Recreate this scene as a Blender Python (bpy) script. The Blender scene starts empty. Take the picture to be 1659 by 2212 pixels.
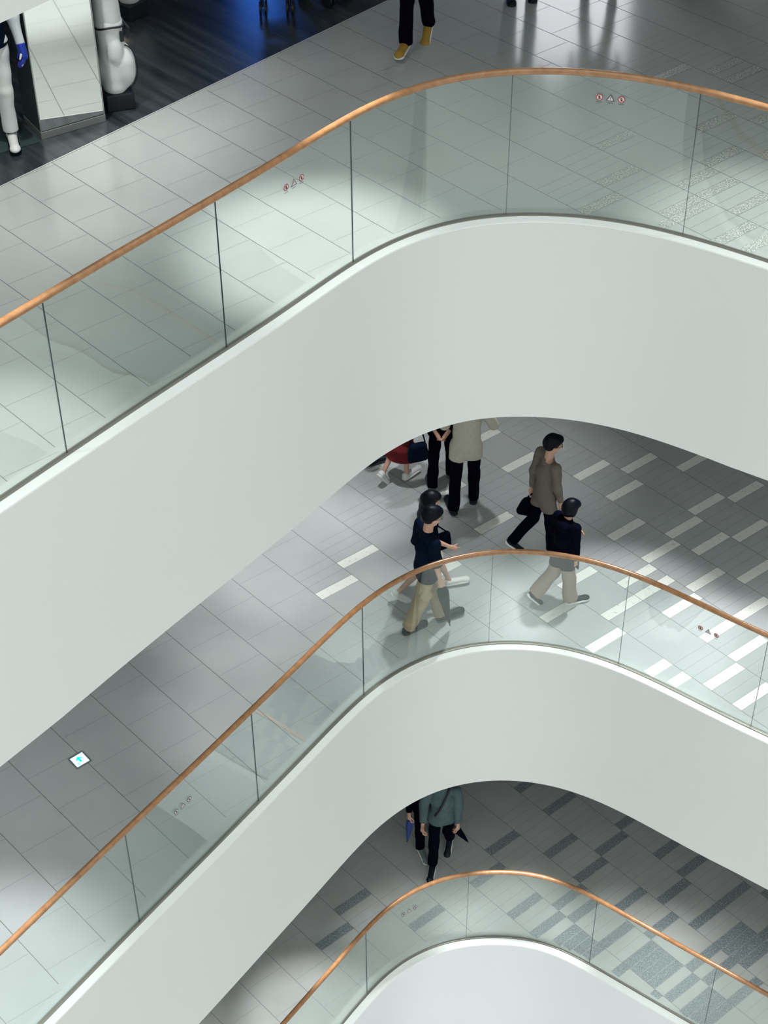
import bpy, bmesh, math, random
import numpy as np
from mathutils import Vector, Matrix

# ---------------------------------------------------------------- camera, world, exposure
scene = bpy.context.scene
COL = scene.collection
FPX = 3708.8
PITCH, ROLL = 0.72003, -0.006334
CAM_Z = 19.0
cam_data = bpy.data.cameras.new('camera')
cam_data.sensor_fit = 'VERTICAL'
cam_data.sensor_height = 24.0
cam_data.lens = 24.0 * FPX / 2212.0
cam_data.clip_end = 200
camera = bpy.data.objects.new('camera', cam_data)
COL.objects.link(camera)
_F = Vector((0, math.cos(PITCH), -math.sin(PITCH)))
_R0 = Vector((1, 0, 0)); _U0 = Vector((0, math.sin(PITCH), math.cos(PITCH)))
_R = _R0 * math.cos(ROLL) + _U0 * math.sin(ROLL)
_U = -_R0 * math.sin(ROLL) + _U0 * math.cos(ROLL)
camera.matrix_world = Matrix(((_R.x, _U.x, -_F.x, 0), (_R.y, _U.y, -_F.y, 0), (_R.z, _U.z, -_F.z, CAM_Z), (0, 0, 0, 1)))
scene.camera = camera

scene.view_settings.view_transform = 'Standard'
scene.view_settings.look = 'None'
scene.view_settings.gamma = 1.0
scene.view_settings.use_curve_mapping = False
scene.view_settings.exposure = 0.1

world = bpy.data.worlds.new('atrium_skylight')
scene.world = world
world.use_nodes = True
wn = world.node_tree
bg = wn.nodes['Background']
_tc = wn.nodes.new('ShaderNodeTexCoord'); _sep = wn.nodes.new('ShaderNodeSeparateXYZ')
_mr = wn.nodes.new('ShaderNodeValToRGB')       # darker below, white atrium around, bright skylight overhead
_n = wn.nodes.new('ShaderNodeMath'); _n.operation = 'MULTIPLY_ADD'; _n.inputs[1].default_value = 0.5; _n.inputs[2].default_value = 0.5
for _i, (_p, _v) in enumerate(((0.0, 0.30), (0.42, 0.36), (0.53, 0.86), (0.75, 1.06), (0.97, 2.4))):
    _e = _mr.color_ramp.elements[_i] if _i < 2 else _mr.color_ramp.elements.new(_p)
    _e.position = _p; _e.color = (_v / 2.5, _v / 2.5, _v / 2.5, 1)
_sc = wn.nodes.new('ShaderNodeMath'); _sc.operation = 'MULTIPLY'; _sc.inputs[1].default_value = 2.5
wn.links.new(_tc.outputs['Generated'], _sep.inputs['Vector']); wn.links.new(_sep.outputs['Z'], _n.inputs[0])
wn.links.new(_n.outputs[0], _mr.inputs['Fac']); wn.links.new(_mr.outputs['Color'], _sc.inputs[0]); wn.links.new(_sc.outputs[0], bg.inputs['Strength'])
bg.inputs['Color'].default_value = (0.94, 1.0, 0.975, 1)

ZA, ZB, ZC = 11.052, 5.255, -0.002     # floor heights of the three galleries
ZD_BOTTOM = 14.47                        # underside of the gallery above them

def spot(name, loc, power, angle=70, blend=0.8, size=0.06, color=(0.97, 1, 0.985), aim=(0, 0, -1)):
    l = bpy.data.lights.new(name, 'SPOT')
    l.energy = power; l.spot_size = math.radians(angle); l.spot_blend = blend
    l.shadow_soft_size = size; l.color = color
    o = bpy.data.objects.new(name, l); COL.objects.link(o); o.location = loc
    o.rotation_euler = Vector(aim).to_track_quat('-Z', 'Y').to_euler()
    return o

def area(name, loc, power, sx, sy, color=(1, 1, 1), aim=(0, 0, -1)):
    l = bpy.data.lights.new(name, 'AREA')
    l.energy = power; l.shape = 'RECTANGLE'; l.size = sx; l.size_y = sy; l.color = color
    o = bpy.data.objects.new(name, l); COL.objects.link(o); o.location = loc
    o.rotation_euler = Vector(aim).to_track_quat('-Z', 'Y').to_euler()
    return o

# ceiling downlights: along the balustrades and deeper inside each gallery
for x, y, p, ang in ((-4.02, 8.34, 230, 66), (-2.85, 9.55, 430, 46), (-0.55, 12.45, 640, 46), (3.35, 12.65, 380, 48), (4.67, 11.86, 160, 66),
                     (-4.4, 11.2, 110, 80), (-3.3, 12.6, 120, 75), (-2.9, 13.9, 220, 70), (-2.3, 15.2, 140, 60), (-1.0, 14.6, 60, 80)):
    spot('downlight', (x, y, 14.40), p, ang)
for x, y, p, ang in ((-3.62, 9.0, 540, 48), (-4.8, 7.4, 420, 60), (-0.95, 12.4, 200, 56), (4.6, 12.5, 200, 66), (-1.75, 13.2, 60, 56), (-1.75, 14.3, 170, 46), (-1.15, 15.1, 320, 48),
                     (-0.35, 16.2, 240, 50), (1.3, 16.5, 170, 62), (-4.9, 11.4, 110, 80)):
    spot('downlight', (x, y, 8.85), p, ang)
for x, y, p, ang, aim in ((0.9, 14.7, 300, 44, (-.08, -.28, -1)), (2.55, 14.45, 420, 50, (0, -.22, -1)), (4.4, 14.2, 430, 46, (-.22, -.38, -1))):
    spot('downlight', (x, y, 8.85), p, ang, 0.6, aim=aim)
for x, y, p, ang in ((-2.12, 10.6, 220, 66), (-0.95, 12.05, 380, 40), (0.4, 13.1, 170, 46), (1.65, 13.2, 290, 46), (3.05, 12.75, 230, 50), (3.9, 12.2, 200, 60)):
    spot('downlight', (x, y, 2.98), p, ang)
area('ground_bounce_fill', (0.0, 1.0, -0.6), 300, 11, 9)     # added unseen fill above the ground floor, for its bounce and glass reflections
area('gallery_light', (1.0, 19.0, 14.3), 10, 8, 2)
area('gallery_light', (0.5, 17.5, 8.75), 7, 8, 2)

# ---------------------------------------------------------------- helpers
def link_props(o, label=None, cat=None, group=None, kind=None):
    if label: o['label'] = label
    if cat: o['category'] = cat
    if group: o['group'] = group
    if kind: o['kind'] = kind
    return o

def empty(name, loc=(0, 0, 0), rz=0.0, label=None, cat=None, group=None):
    o = bpy.data.objects.new(name, None); COL.objects.link(o)
    o.empty_display_size = 0.1
    o.location = loc; o.rotation_euler = (0, 0, rz)
    return link_props(o, label, cat, group)

def mesh_obj(name, verts, faces, mats, parent=None, midx=None, smooth=False, loc=None):
    me = bpy.data.meshes.new(name)
    me.from_pydata([tuple(v) for v in verts], [], [tuple(f) for f in faces])
    if not isinstance(mats, (list, tuple)): mats = [mats]
    for m in mats: me.materials.append(m)
    if midx is not None: me.polygons.foreach_set('material_index', list(midx))
    if smooth: me.polygons.foreach_set('use_smooth', [True] * len(me.polygons))
    me.update()
    o = bpy.data.objects.new(name, me); COL.objects.link(o)
    if parent is not None: o.parent = parent
    if loc is not None: o.location = loc
    return o

def bm_obj(name, bm, mats, parent=None, smooth=False, loc=None):
    bmesh.ops.recalc_face_normals(bm, faces=bm.faces)
    me = bpy.data.meshes.new(name); bm.to_mesh(me); bm.free()
    if not isinstance(mats, (list, tuple)): mats = [mats]
    for m in mats: me.materials.append(m)
    if smooth: me.polygons.foreach_set('use_smooth', [True] * len(me.polygons))
    o = bpy.data.objects.new(name, me); COL.objects.link(o)
    if parent is not None: o.parent = parent
    if loc is not None: o.location = loc
    return o

def add_box(bm, c, s, rot=None, bevel=0.0):
    r = bmesh.ops.create_cube(bm, size=1.0)
    vs = r['verts']
    bmesh.ops.scale(bm, vec=s, verts=vs)
    if bevel:
        es = list({e for v in vs for e in v.link_edges})
        rr = bmesh.ops.bevel(bm, geom=es, offset=bevel, segments=2, affect='EDGES', profile=0.6)
        vs = list({v for f in rr['faces'] for v in f.verts} | {v for v in vs if v.is_valid})
    if rot is not None: bmesh.ops.rotate(bm, cent=(0, 0, 0), matrix=rot, verts=vs)
    bmesh.ops.translate(bm, vec=c, verts=vs)
    return vs

def add_tube(bm, pts, radii, seg=12, caps=True):
    pts = [Vector(p) for p in pts]
    if not isinstance(radii, (list, tuple)): radii = [radii] * len(pts)
    rings = []; prev = None
    for i, p in enumerate(pts):
        a = pts[max(i - 1, 0)]; b = pts[min(i + 1, len(pts) - 1)]
        t = (b - a).normalized()
        if prev is None:
            n = t.orthogonal().normalized()
        else:
            n = (prev - t * prev.dot(t)).normalized()
        prev = n; bn = t.cross(n)
        rings.append([bm.verts.new(p + (n * math.cos(2 * math.pi * k / seg) + bn * math.sin(2 * math.pi * k / seg)) * radii[i]) for k in range(seg)])
    for r0, r1 in zip(rings[:-1], rings[1:]):
        for k in range(seg):
            bm.faces.new((r0[k], r0[(k + 1) % seg], r1[(k + 1) % seg], r1[k]))
    if caps:
        bm.faces.new(rings[0][::-1]); bm.faces.new(rings[-1])

def add_lathe(bm, profile, seg=24, center=(0, 0, 0)):
    rings = []
    for r, z in profile:
        rings.append([bm.verts.new((center[0] + r * math.cos(2 * math.pi * k / seg), center[1] + r * math.sin(2 * math.pi * k / seg), center[2] + z)) for k in range(seg)])
    for r0, r1 in zip(rings[:-1], rings[1:]):
        for k in range(seg):
            bm.faces.new((r0[k], r0[(k + 1) % seg], r1[(k + 1) % seg], r1[k]))
    bm.faces.new(rings[0][::-1]); bm.faces.new(rings[-1])

# ---------------------------------------------------------------- materials
def mat(name, color, rough=0.5, metallic=0.0, spec=0.5, noise=None, bump=None, emit=None, coat=0.0, sheen=0.0):
    """noise=(scale, second colour, amount); bump=(scale, strength)"""
    m = bpy.data.materials.new(name); m.use_nodes = True
    nt = m.node_tree; b = nt.nodes['Principled BSDF']
    b.inputs['Base Color'].default_value = (*color, 1)
    b.inputs['Roughness'].default_value = rough
    b.inputs['Metallic'].default_value = metallic
    b.inputs['Specular IOR Level'].default_value = spec
    if coat: b.inputs['Coat Weight'].default_value = coat
    if sheen: b.inputs['Sheen Weight'].default_value = sheen
    tc = None
    if noise or bump:
        tc = nt.nodes.new('ShaderNodeTexCoord')
    if noise:
        n = nt.nodes.new('ShaderNodeTexNoise'); n.inputs['Scale'].default_value = noise[0]; n.inputs['Detail'].default_value = 4
        nt.links.new(tc.outputs['Object'], n.inputs['Vector'])
        r = nt.nodes.new('ShaderNodeValToRGB')
        lo, hi = noise[3] if len(noise) > 3 else (0.35, 0.65)
        r.color_ramp.elements[0].position = lo; r.color_ramp.elements[1].position = hi
        r.color_ramp.elements[0].color = (*color, 1)
        c2 = [color[i] * (1 - noise[2]) + noise[1][i] * noise[2] for i in range(3)]
        r.color_ramp.elements[1].color = (*c2, 1)
        nt.links.new(n.outputs['Fac'], r.inputs['Fac']); nt.links.new(r.outputs['Color'], b.inputs['Base Color'])
    if bump:
        n2 = nt.nodes.new('ShaderNodeTexNoise'); n2.inputs['Scale'].default_value = bump[0]; n2.inputs['Detail'].default_value = 3
        nt.links.new(tc.outputs['Object'], n2.inputs['Vector'])
        bp = nt.nodes.new('ShaderNodeBump'); bp.inputs['Strength'].default_value = bump[1]; bp.inputs['Distance'].default_value = 0.01
        nt.links.new(n2.outputs['Fac'], bp.inputs['Height']); nt.links.new(bp.outputs['Normal'], b.inputs['Normal'])
    if emit:
        b.inputs['Emission Color'].default_value = (*emit[0], 1); b.inputs['Emission Strength'].default_value = emit[1]
    return m

def glass_mat(name, tint, refl=1.0):
    m = bpy.data.materials.new(name); m.use_nodes = True
    nt = m.node_tree; nt.nodes.clear()
    out = nt.nodes.new('ShaderNodeOutputMaterial')
    tr = nt.nodes.new('ShaderNodeBsdfTransparent'); tr.inputs['Color'].default_value = (*tint, 1)
    gl = nt.nodes.new('ShaderNodeBsdfGlossy'); gl.inputs['Roughness'].default_value = 0.015
    gl.inputs['Color'].default_value = (0.93, 1, 0.97, 1)
    fr = nt.nodes.new('ShaderNodeFresnel'); fr.inputs['IOR'].default_value = 1.52
    geo = nt.nodes.new('ShaderNodeNewGeometry')      # same reflectance entering and leaving the thin pane
    ior = nt.nodes.new('ShaderNodeMapRange'); ior.inputs['To Min'].default_value = 1.54; ior.inputs['To Max'].default_value = 1 / 1.54
    nt.links.new(geo.outputs['Backfacing'], ior.inputs['Value']); nt.links.new(ior.outputs['Result'], fr.inputs['IOR'])
    mx = nt.nodes.new('ShaderNodeMixShader')
    nt.links.new(fr.outputs['Fac'], mx.inputs['Fac'])
    nt.links.new(tr.outputs['BSDF'], mx.inputs[1]); nt.links.new(gl.outputs['BSDF'], mx.inputs[2])
    nt.links.new(mx.outputs['Shader'], out.inputs['Surface'])
    return m

def speckle_mat(name, base, speck, scale, lo, hi, rough):
    m = mat(name, base, rough)
    nt = m.node_tree; b = nt.nodes['Principled BSDF']
    tc = nt.nodes.new('ShaderNodeTexCoord')
    v = nt.nodes.new('ShaderNodeTexNoise'); v.inputs['Scale'].default_value = scale; v.inputs['Detail'].default_value = 2; v.inputs['Roughness'].default_value = 0.7
    nt.links.new(tc.outputs['Object'], v.inputs['Vector'])
    r = nt.nodes.new('ShaderNodeValToRGB'); r.color_ramp.elements[0].position = lo; r.color_ramp.elements[1].position = hi
    r.color_ramp.elements[0].color = (*base, 1); r.color_ramp.elements[1].color = (*speck, 1)
    nt.links.new(v.outputs['Fac'], r.inputs['Fac']); nt.links.new(r.outputs['Color'], b.inputs['Base Color'])
    return m

def wood_mat(name, c1, c2, rough, scale, stretch, axis_rot=0.0):
    m = mat(name, c1, rough)
    nt = m.node_tree; b = nt.nodes['Principled BSDF']
    tc = nt.nodes.new('ShaderNodeTexCoord'); mp = nt.nodes.new('ShaderNodeMapping')
    mp.vector_type = 'TEXTURE'; mp.inputs['Scale'].default_value = stretch; mp.inputs['Rotation'].default_value = (0, 0, axis_rot)
    n = nt.nodes.new('ShaderNodeTexNoise'); n.inputs['Scale'].default_value = scale; n.inputs['Detail'].default_value = 6
    nt.links.new(tc.outputs['Object'], mp.inputs['Vector']); nt.links.new(mp.outputs['Vector'], n.inputs['Vector'])
    r = nt.nodes.new('ShaderNodeValToRGB'); r.color_ramp.elements[0].position = 0.3; r.color_ramp.elements[1].position = 0.7
    r.color_ramp.elements[0].color = (*c1, 1); r.color_ramp.elements[1].color = (*c2, 1)
    nt.links.new(n.outputs['Fac'], r.inputs['Fac']); nt.links.new(r.outputs['Color'], b.inputs['Base Color'])
    return m

M = {}
M['plaster'] = mat('white_plaster', (0.61, 0.62, 0.61), 0.55, spec=0.3, noise=(0.6, (0.64, 0.625, 0.615), 0.35))
M['plaster_low'] = mat('white_plaster_bounce_tone', (0.73, 0.735, 0.755), 0.6, spec=0.3)  # paler than the other fascias: bounce from the ground floor put into the colour
M['soffit'] = mat('ceiling_white', (0.55, 0.55, 0.54), 0.8)
M['kerb'] = mat('white_kerb_stone', (0.80, 0.81, 0.80), 0.4)
M['channel'] = mat('brushed_metal_channel', (0.22, 0.215, 0.19), 0.45, metallic=0.6)
M['tile_upper'] = mat('pale_porcelain_tile', (0.435, 0.455, 0.44), 0.16, spec=0.5, noise=(1.3, (0.38, 0.395, 0.385), 0.5))
M['tile_middle'] = mat('grey_porcelain_tile', (0.415, 0.435, 0.44), 0.18, spec=0.5, noise=(1.7, (0.36, 0.38, 0.385), 0.6))
M['tile_lower'] = mat('warm_grey_stone_tile', (0.35, 0.362, 0.355), 0.3, spec=0.4, noise=(1.9, (0.30, 0.30, 0.29), 0.6))
M['grout'] = mat('dark_tile_joint', (0.12, 0.125, 0.125), 0.8)
M['grout_faint'] = mat('faint_tile_joint', (0.20, 0.207, 0.205), 0.7)
M['stripe_upper'] = speckle_mat('speckled_terrazzo_strip', (0.24, 0.25, 0.24), (0.62, 0.63, 0.59), 75, 0.46, 0.56, 0.35)
M['stripe_middle'] = speckle_mat('pale_stone_strip', (0.74, 0.74, 0.71), (0.45, 0.45, 0.43), 28, 0.60, 0.74, 0.3)
M['stripe_lower'] = speckle_mat('dark_granite_strip', (0.12, 0.145, 0.16), (0.34, 0.37, 0.37), 70, 0.48, 0.66, 0.35)
M['rail'] = wood_mat('oak_handrail', (0.24, 0.112, 0.046), (0.34, 0.168, 0.074), 0.25, 14, (1, 1, 1))
M['glass'] = glass_mat('clear_balustrade_glass', (0.955, 0.98, 0.97))
M['glass_edge'] = mat('glass_edge', (0.012, 0.03, 0.035), 0.3)
M['sticker_red'] = mat('sticker_red', (0.33, 0.02, 0.03), 0.5)
M['sticker_white'] = mat('sticker_white', (0.55, 0.5, 0.5), 0.5)
M['sticker_black'] = mat('sticker_black', (0.02, 0.022, 0.03), 0.5)

# ---------------------------------------------------------------- gallery edges (plan of the glass line, metres)
GA = [(-2.723, 9.219), (-2.56, 9.421), (-2.396, 9.622), (-2.232, 9.824), (-2.067, 10.025), (-1.902, 10.226), (-1.735, 10.425), (-1.567, 10.624), (-1.4, 10.822), (-1.233, 11.021), (-1.067, 11.221), (-0.902, 11.421), (-0.74, 11.624), (-0.579, 11.828), (-0.416, 12.032), (-0.247, 12.231), (-0.067, 12.419), (0.129, 12.589), (0.344, 12.735), (0.576, 12.85), (0.822, 12.93), (1.078, 12.975), (1.338, 12.985), (1.598, 12.966), (1.854, 12.919), (2.103, 12.845), (2.344, 12.749), (2.576, 12.633), (2.801, 12.503), (3.022, 12.364), (3.239, 12.219)]
GB = [(-3.126, 8.687), (-2.935, 8.952), (-2.743, 9.218), (-2.551, 9.483), (-2.358, 9.747), (-2.164, 10.011), (-1.97, 10.274), (-1.776, 10.538), (-1.584, 10.803), (-1.393, 11.068), (-1.202, 11.333), (-1.011, 11.598), (-0.821, 11.865), (-0.631, 12.132), (-0.436, 12.397), (-0.23, 12.653), (-0.002, 12.888), (0.252, 13.092), (0.534, 13.255), (0.839, 13.369), (1.161, 13.431), (1.489, 13.439), (1.813, 13.397), (2.127, 13.307), (2.426, 13.175), (2.709, 13.011), (2.98, 12.826), (3.244, 12.63), (3.506, 12.432), (3.769, 12.239), (4.037, 12.052)]
GC = [(-0.57, 11.943), (-0.469, 12.085), (-0.364, 12.226), (-0.257, 12.365), (-0.145, 12.501), (-0.027, 12.63), (0.1, 12.751), (0.237, 12.861), (0.383, 12.957), (0.538, 13.039), (0.7, 13.105), (0.868, 13.155), (1.04, 13.19), (1.215, 13.21), (1.391, 13.217), (1.567, 13.21), (1.741, 13.189), (1.912, 13.151), (2.077, 13.096), (2.237, 13.025), (2.39, 12.94), (2.537, 12.845), (2.682, 12.744), (2.825, 12.642), (2.966, 12.538), (3.108, 12.435), (3.249, 12.331), (3.39, 12.228), (3.531, 12.124), (3.672, 12.021), (3.814, 11.917)]

class Edge:
    """A gallery edge: densely resampled plan curve with straight arms, arclength s measured from the first traced point."""
    def __init__(self, pts, ext=10.0):
        P = np.array(pts)
        d0 = P[0] - P[3]; d0 /= np.hypot(*d0)
        d1 = P[-1] - P[-4]; d1 /= np.hypot(*d1)
        P = np.vstack([[P[0] + d0 * ext], P, [P[-1] + d1 * ext]])
        # Catmull-Rom through the traced part
        out = [P[0], P[1]]
        for i in range(1, len(P) - 2):
            p0, p1, p2, p3 = P[i - 1], P[i], P[i + 1], P[i + 2]
            if i == 1: p0 = p1 - (p2 - p1)
            if i == len(P) - 3: p3 = p2 + (p2 - p1)
            for t in (1 / 3, 2 / 3, 1.0):
                out.append(0.5 * ((2 * p1) + (-p0 + p2) * t + (2 * p0 - 5 * p1 + 4 * p2 - p3) * t * t + (-p0 + 3 * p1 - 3 * p2 + p3) * t ** 3))
        out.append(P[-1])
        self.P = np.array(out)
        self.S = np.r_[0, np.cumsum(np.hypot(*np.diff(self.P, axis=0).T))] - ext
    def at(self, s, off=0.0):
        x = np.interp(s, self.S, self.P[:, 0]); y = np.interp(s, self.S, self.P[:, 1])
        e = 0.06
        tx = np.interp(s + e, self.S, self.P[:, 0]) - np.interp(s - e, self.S, self.P[:, 0])
        ty = np.interp(s + e, self.S, self.P[:, 1]) - np.interp(s - e, self.S, self.P[:, 1])
        l = math.hypot(tx, ty)
        return (x - ty / l * off, y + tx / l * off)      # positive offset lies on the floor side
    def line(self, s0, s1, off=0.0, step=0.1):
        n = max(2, int(math.ceil((s1 - s0) / step)) + 1)
        return [self.at(s, off) for s in np.linspace(s0, s1, n)]
    def samples(self):
        return [float(s) for s in self.S]

EA, EB, EC = Edge(GA), Edge(GB), Edge(GC)
X0, X1, YB = -19.0, 19.0, 26.0

def floor_poly(edge, off):
    pts = [edge.at(s, off) for s in edge.samples()]
    return pts + [(X1, pts[-1][1]), (X1, YB), (X0, YB), (X0, pts[0][1])]

def fan_poly(pts, z, up=True):
    """one n-gon, as triangles strips via bmesh triangulation"""
    from mathutils.geometry import tessellate_polygon
    bm = bmesh.new()
    vs = [bm.verts.new((x, y, z)) for x, y in pts]
    for t in tessellate_polygon([[Vector((x, y, 0)) for x, y in pts]]):
        f = bm.faces.new([vs[i] for i in t])
        f.normal_update()
        if f.normal.z < 0: f.normal_flip()
    return bm

_th = -0.820533
DU = np.array([math.cos(_th), math.sin(_th)]); DV = np.array([-math.sin(_th), math.cos(_th)])
TILEMAP = {'A': (8.725, .4755, .07, 8.25, -9.610, .1205), 'B': (13.372, .531, .095, 0, -9.957, .1342), 'C': (12.04, .54, .068, 12.04, -9.022, .1375)}
def tile_xy(L, U, V):
    v0, dv, sk, sv, u0, du = TILEMAP[L]
    if L == 'B' and V < -10.5: V += 0.11 * (V + 10.5)      # slightly larger tiles along the left arm
    v = v0 + V * dv
    u = U * du + sk * (v - sv) + u0
    p = DU * u + DV * v
    return float(p[0]), float(p[1])

STRIPES = {
 'B': [(-8, -14), (-7, -16), (-6, -10), (-5, 0), (-5, 5), (-5, 10), (-5, 12), (-4, -18), (-4, -12), (-4, -2), (-4, 3), (-4, 14), (-4, 17), (-3, 1), (-3, 3), (-3, 6), (-3, 10), (-3, 13), (-2, -22), (-2, -17), (-2, -4), (-2, 0), (-2, 5), (-2, 10), (-1, -12), (-1, -8), (-1, -1), (-1, 2), (0, -10), (0, -2), (0, 3), (1, -1), (1, 5), (1, -7), (-1, 7), (-6, 8), (-6, 15)],
 'C': [(-7, -7), (-6, -9), (-5, -3), (-3, -3), (-3, 2), (-3, 5), (-3, 7), (-3, 8), (-3, 9), (-3, 10), (-2, -5), (-2, 4), (-2, 6), (-2, 10), (-2, 13), (-2, 14), (-2, 15), (-2, 16), (-2, 18), (-2, 20), (-2, 21), (-2, 22), (-1, -1), (-1, 3), (-1, 8), (-1, 12), (-1, 17), (-1, 19), (-1, 22), (0, -9), (0, -5), (0, 2), (0, 10), (0, 14), (0, 17), (0, 18), (0, 19), (0, 20), (1, 1), (1, 6), (1, 9), (1, 14), (2, 16), (-3, 13), (-3, 17), (-3, 20), (1, 19), (1, 22), (0, 24)],
 'A': [(3, 9), (3, 14), (4, 7), (4, 13), (4, 14), (4, 18), (4, 20), (5, 3), (5, 11), (5, 13), (5, 16), (6, 10), (8, -2), (8, 8), (9, 0), (9, 2), (7, 6), (7, 12)]}

def in_poly(x, y, poly):
    c = False; j = len(poly) - 1
    for i in range(len(poly)):
        xi, yi = poly[i]; xj, yj = poly[j]
        if (yi > y) != (yj > y) and x < (xj - xi) * (y - yi) / (yj - yi) + xi: c = not c
        j = i
    return c

def build_floor(L, edge, z, tile, stripe, off_edge, region, label, ymax, wbold, wfaint, extra=None):
    poly = [edge.at(s, off_edge) for s in edge.samples()]
    poly = poly + [(X1, poly[-1][1]), (X1, YB), (X0, YB), (X0, poly[0][1])]
    bm = fan_poly(poly, z)
    bm.verts.ensure_lookup_table()
    for f in bm.faces: f.material_index = 0
    inner = [edge.at(s, 0.03) for s in edge.samples()]
    inner = inner + [(X1, inner[-1][1]), (X1, ymax), (X0, ymax), (X0, inner[0][1])]
    if extra: inner_test = lambda x, y: in_poly(x, y, inner) and extra(x, y)
    else: inner_test = lambda x, y: in_poly(x, y, inner)
    def quad(pts, mi, dz):
        vs = [bm.verts.new((x, y, z + dz)) for x, y in pts]
        f = bm.faces.new(vs); f.material_index = mi
        if f.normal.z < 0: f.normal_flip()
    v0, dv, sk, sv, u0, du = TILEMAP[L]
    (Vmin, Vmax, Umin, Umax) = region
    # long joints
    hv = wbold / 2 / dv
    for V in range(Vmin, Vmax + 1):
        run = None
        U = Umin
        while U <= Umax:
            ok = inner_test(*tile_xy(L, U, V)) and inner_test(*tile_xy(L, U + 1, V))
            if ok and run is None: run = U
            if (not ok or U >= Umax) and run is not None:
                quad([tile_xy(L, run, V - hv), tile_xy(L, U, V - hv), tile_xy(L, U, V + hv), tile_xy(L, run, V + hv)], 1, 0.0006)
                run = None
            U += 0.5
    # short joints, stripes and the quarter joints of the split tiles
    st = set(STRIPES[L]); split = set()
    rng = random.Random(5)
    def start(V): return 1 if V % 2 else 3
    for V in range(Vmin, Vmax):
        for (r, q) in st:
            if r == V: split.add((V, (q - start(V)) // 4))
    hu = wfaint / 2 / du
    for V in range(Vmin, Vmax):
        n0 = (Umin - start(V)) // 4
        for n in range(n0, (Umax - start(V)) // 4 + 1):
            base = start(V) + 4 * n
            near = any(abs(r - V) <= 1 and abs(q - base) < 8 for (r, q) in st)
            lines = [base]
            if (V, n) in split or (near and rng.random() < 0.4): lines = [base, base + 1, base + 2, base + 3]
            for U in lines:
                a = (U, V + 0.01); b = (U, V + 0.99)
                if inner_test(*tile_xy(L, *a)) and inner_test(*tile_xy(L, *b)):
                    quad([tile_xy(L, U - hu, a[1]), tile_xy(L, U + hu, a[1]), tile_xy(L, U + hu, b[1]), tile_xy(L, U - hu, b[1])], 2, 0.0005)
    m = 0.02
    for (V, q) in st:
        # clip against the kerb by shortening
        a, b = m * .3, 1 - m * .3
        N = 24
        good = [i for i in range(N) if inner_test(*tile_xy(L, q + .05, V + a + (b - a) * i / N)) and inner_test(*tile_xy(L, q + .95, V + a + (b - a) * i / N)) and inner_test(*tile_xy(L, q + .5, V + a + (b - a) * (i + 1) / N))]
        if not good: continue
        va = V + a + (b - a) * good[0] / N; vb = V + a + (b - a) * (good[-1] + 1) / N
        quad([tile_xy(L, q + .03, va), tile_xy(L, q + .97, va), tile_xy(L, q + .97, vb), tile_xy(L, q + .03, vb)], 3, 0.0009)
    me = bpy.data.meshes.new('floor'); bm.to_mesh(me); bm.free()
    for mm in (tile, M['grout'], M['grout_faint'], stripe): me.materials.append(mm)
    o = bpy.data.objects.new('floor', me); COL.objects.link(o)
    link_props(o, label, 'floor', kind='structure')
    return o

# the shop line on the upper gallery: dark boards lie to the left of it
SH0 = DU * -12.15 + DV * 5.6; SH1 = DU * -12.66 + DV * 12.5
def on_tiles(x, y):
    return (SH1[0] - SH0[0]) * (y - SH0[1]) - (SH1[1] - SH0[1]) * (x - SH0[0]) < 0

build_floor('A', EA, ZA, M['tile_upper'], M['stripe_upper'], -0.06, (-12, 22, -70, 60), 'pale polished tile floor of the upper gallery beside the dark shop floor', 19.3, 0.006, 0.004, on_tiles)
build_floor('B', EB, ZB, M['tile_middle'], M['stripe_middle'], -0.06, (-24, 10, -60, 50), 'grey tiled floor of the middle gallery with white strips', 21.0, 0.006, 0.004)
build_floor('C', EC, ZC, M['tile_lower'], M['stripe_lower'], -0.06, (-18, 10, -50, 50), 'stone tiled floor of the lower gallery with dark granite strips', 21.0, 0.006, 0.004)

def ribbon(edge, sA, rows, mats, name, label, cat='wall', smooth=True):
    """loft along the edge; rows = list of (offset or function of s, z)"""
    S = [s for s in edge.samples()]
    S = sorted(set([S[0]] + list(np.linspace(S[0], 0, 12)) + S + list(np.linspace(S[-2], S[-1], 12))))
    verts = []; faces = []
    n = len(rows)
    for s in S:
        for off, z in rows:
            o = off(s) if callable(off) else off
            x, y = edge.at(s, o); verts.append((x, y, z))
    for i in range(len(S) - 1):
        for j in range(n - 1):
            a = i * n + j
            faces.append((a, a + n, a + n + 1, a + 1))
    o = mesh_obj(name, verts, faces, mats, smooth=smooth)
    return link_props(o, label, cat, kind='structure')

def fa(s): return -0.125 - np.interp(s, [-10, 0, 0.6, 4, 5.2, 7.8, 12], [0.12, .10, .08, 0, -.02, 0, .02])
def fb(s): return -0.125
ED = EA
ribbon(EA, 0, [(-0.115, ZA + 0.004), (fa, ZA - 2.15)], M['plaster'], 'wall_upper', 'white curved fascia under the upper gallery balustrade')
ribbon(EB, 0, [(-0.108, ZB + 0.004), (fb, ZB - 2.22)], M['plaster'], 'wall_middle', 'white curved fascia under the middle gallery balustrade')
ribbon(EC, 0, [(-0.118, ZC + 0.004), (-0.125, ZC - 2.22)], M['plaster_low'], 'wall_lower', 'white curved fascia under the lower gallery balustrade')
ribbon(ED, 0, [(-0.115, ZD_BOTTOM + 2.15), (-0.125, ZD_BOTTOM)], M['plaster'], 'wall_top', 'grey corner of curved fascia hanging over the mannequin')

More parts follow.
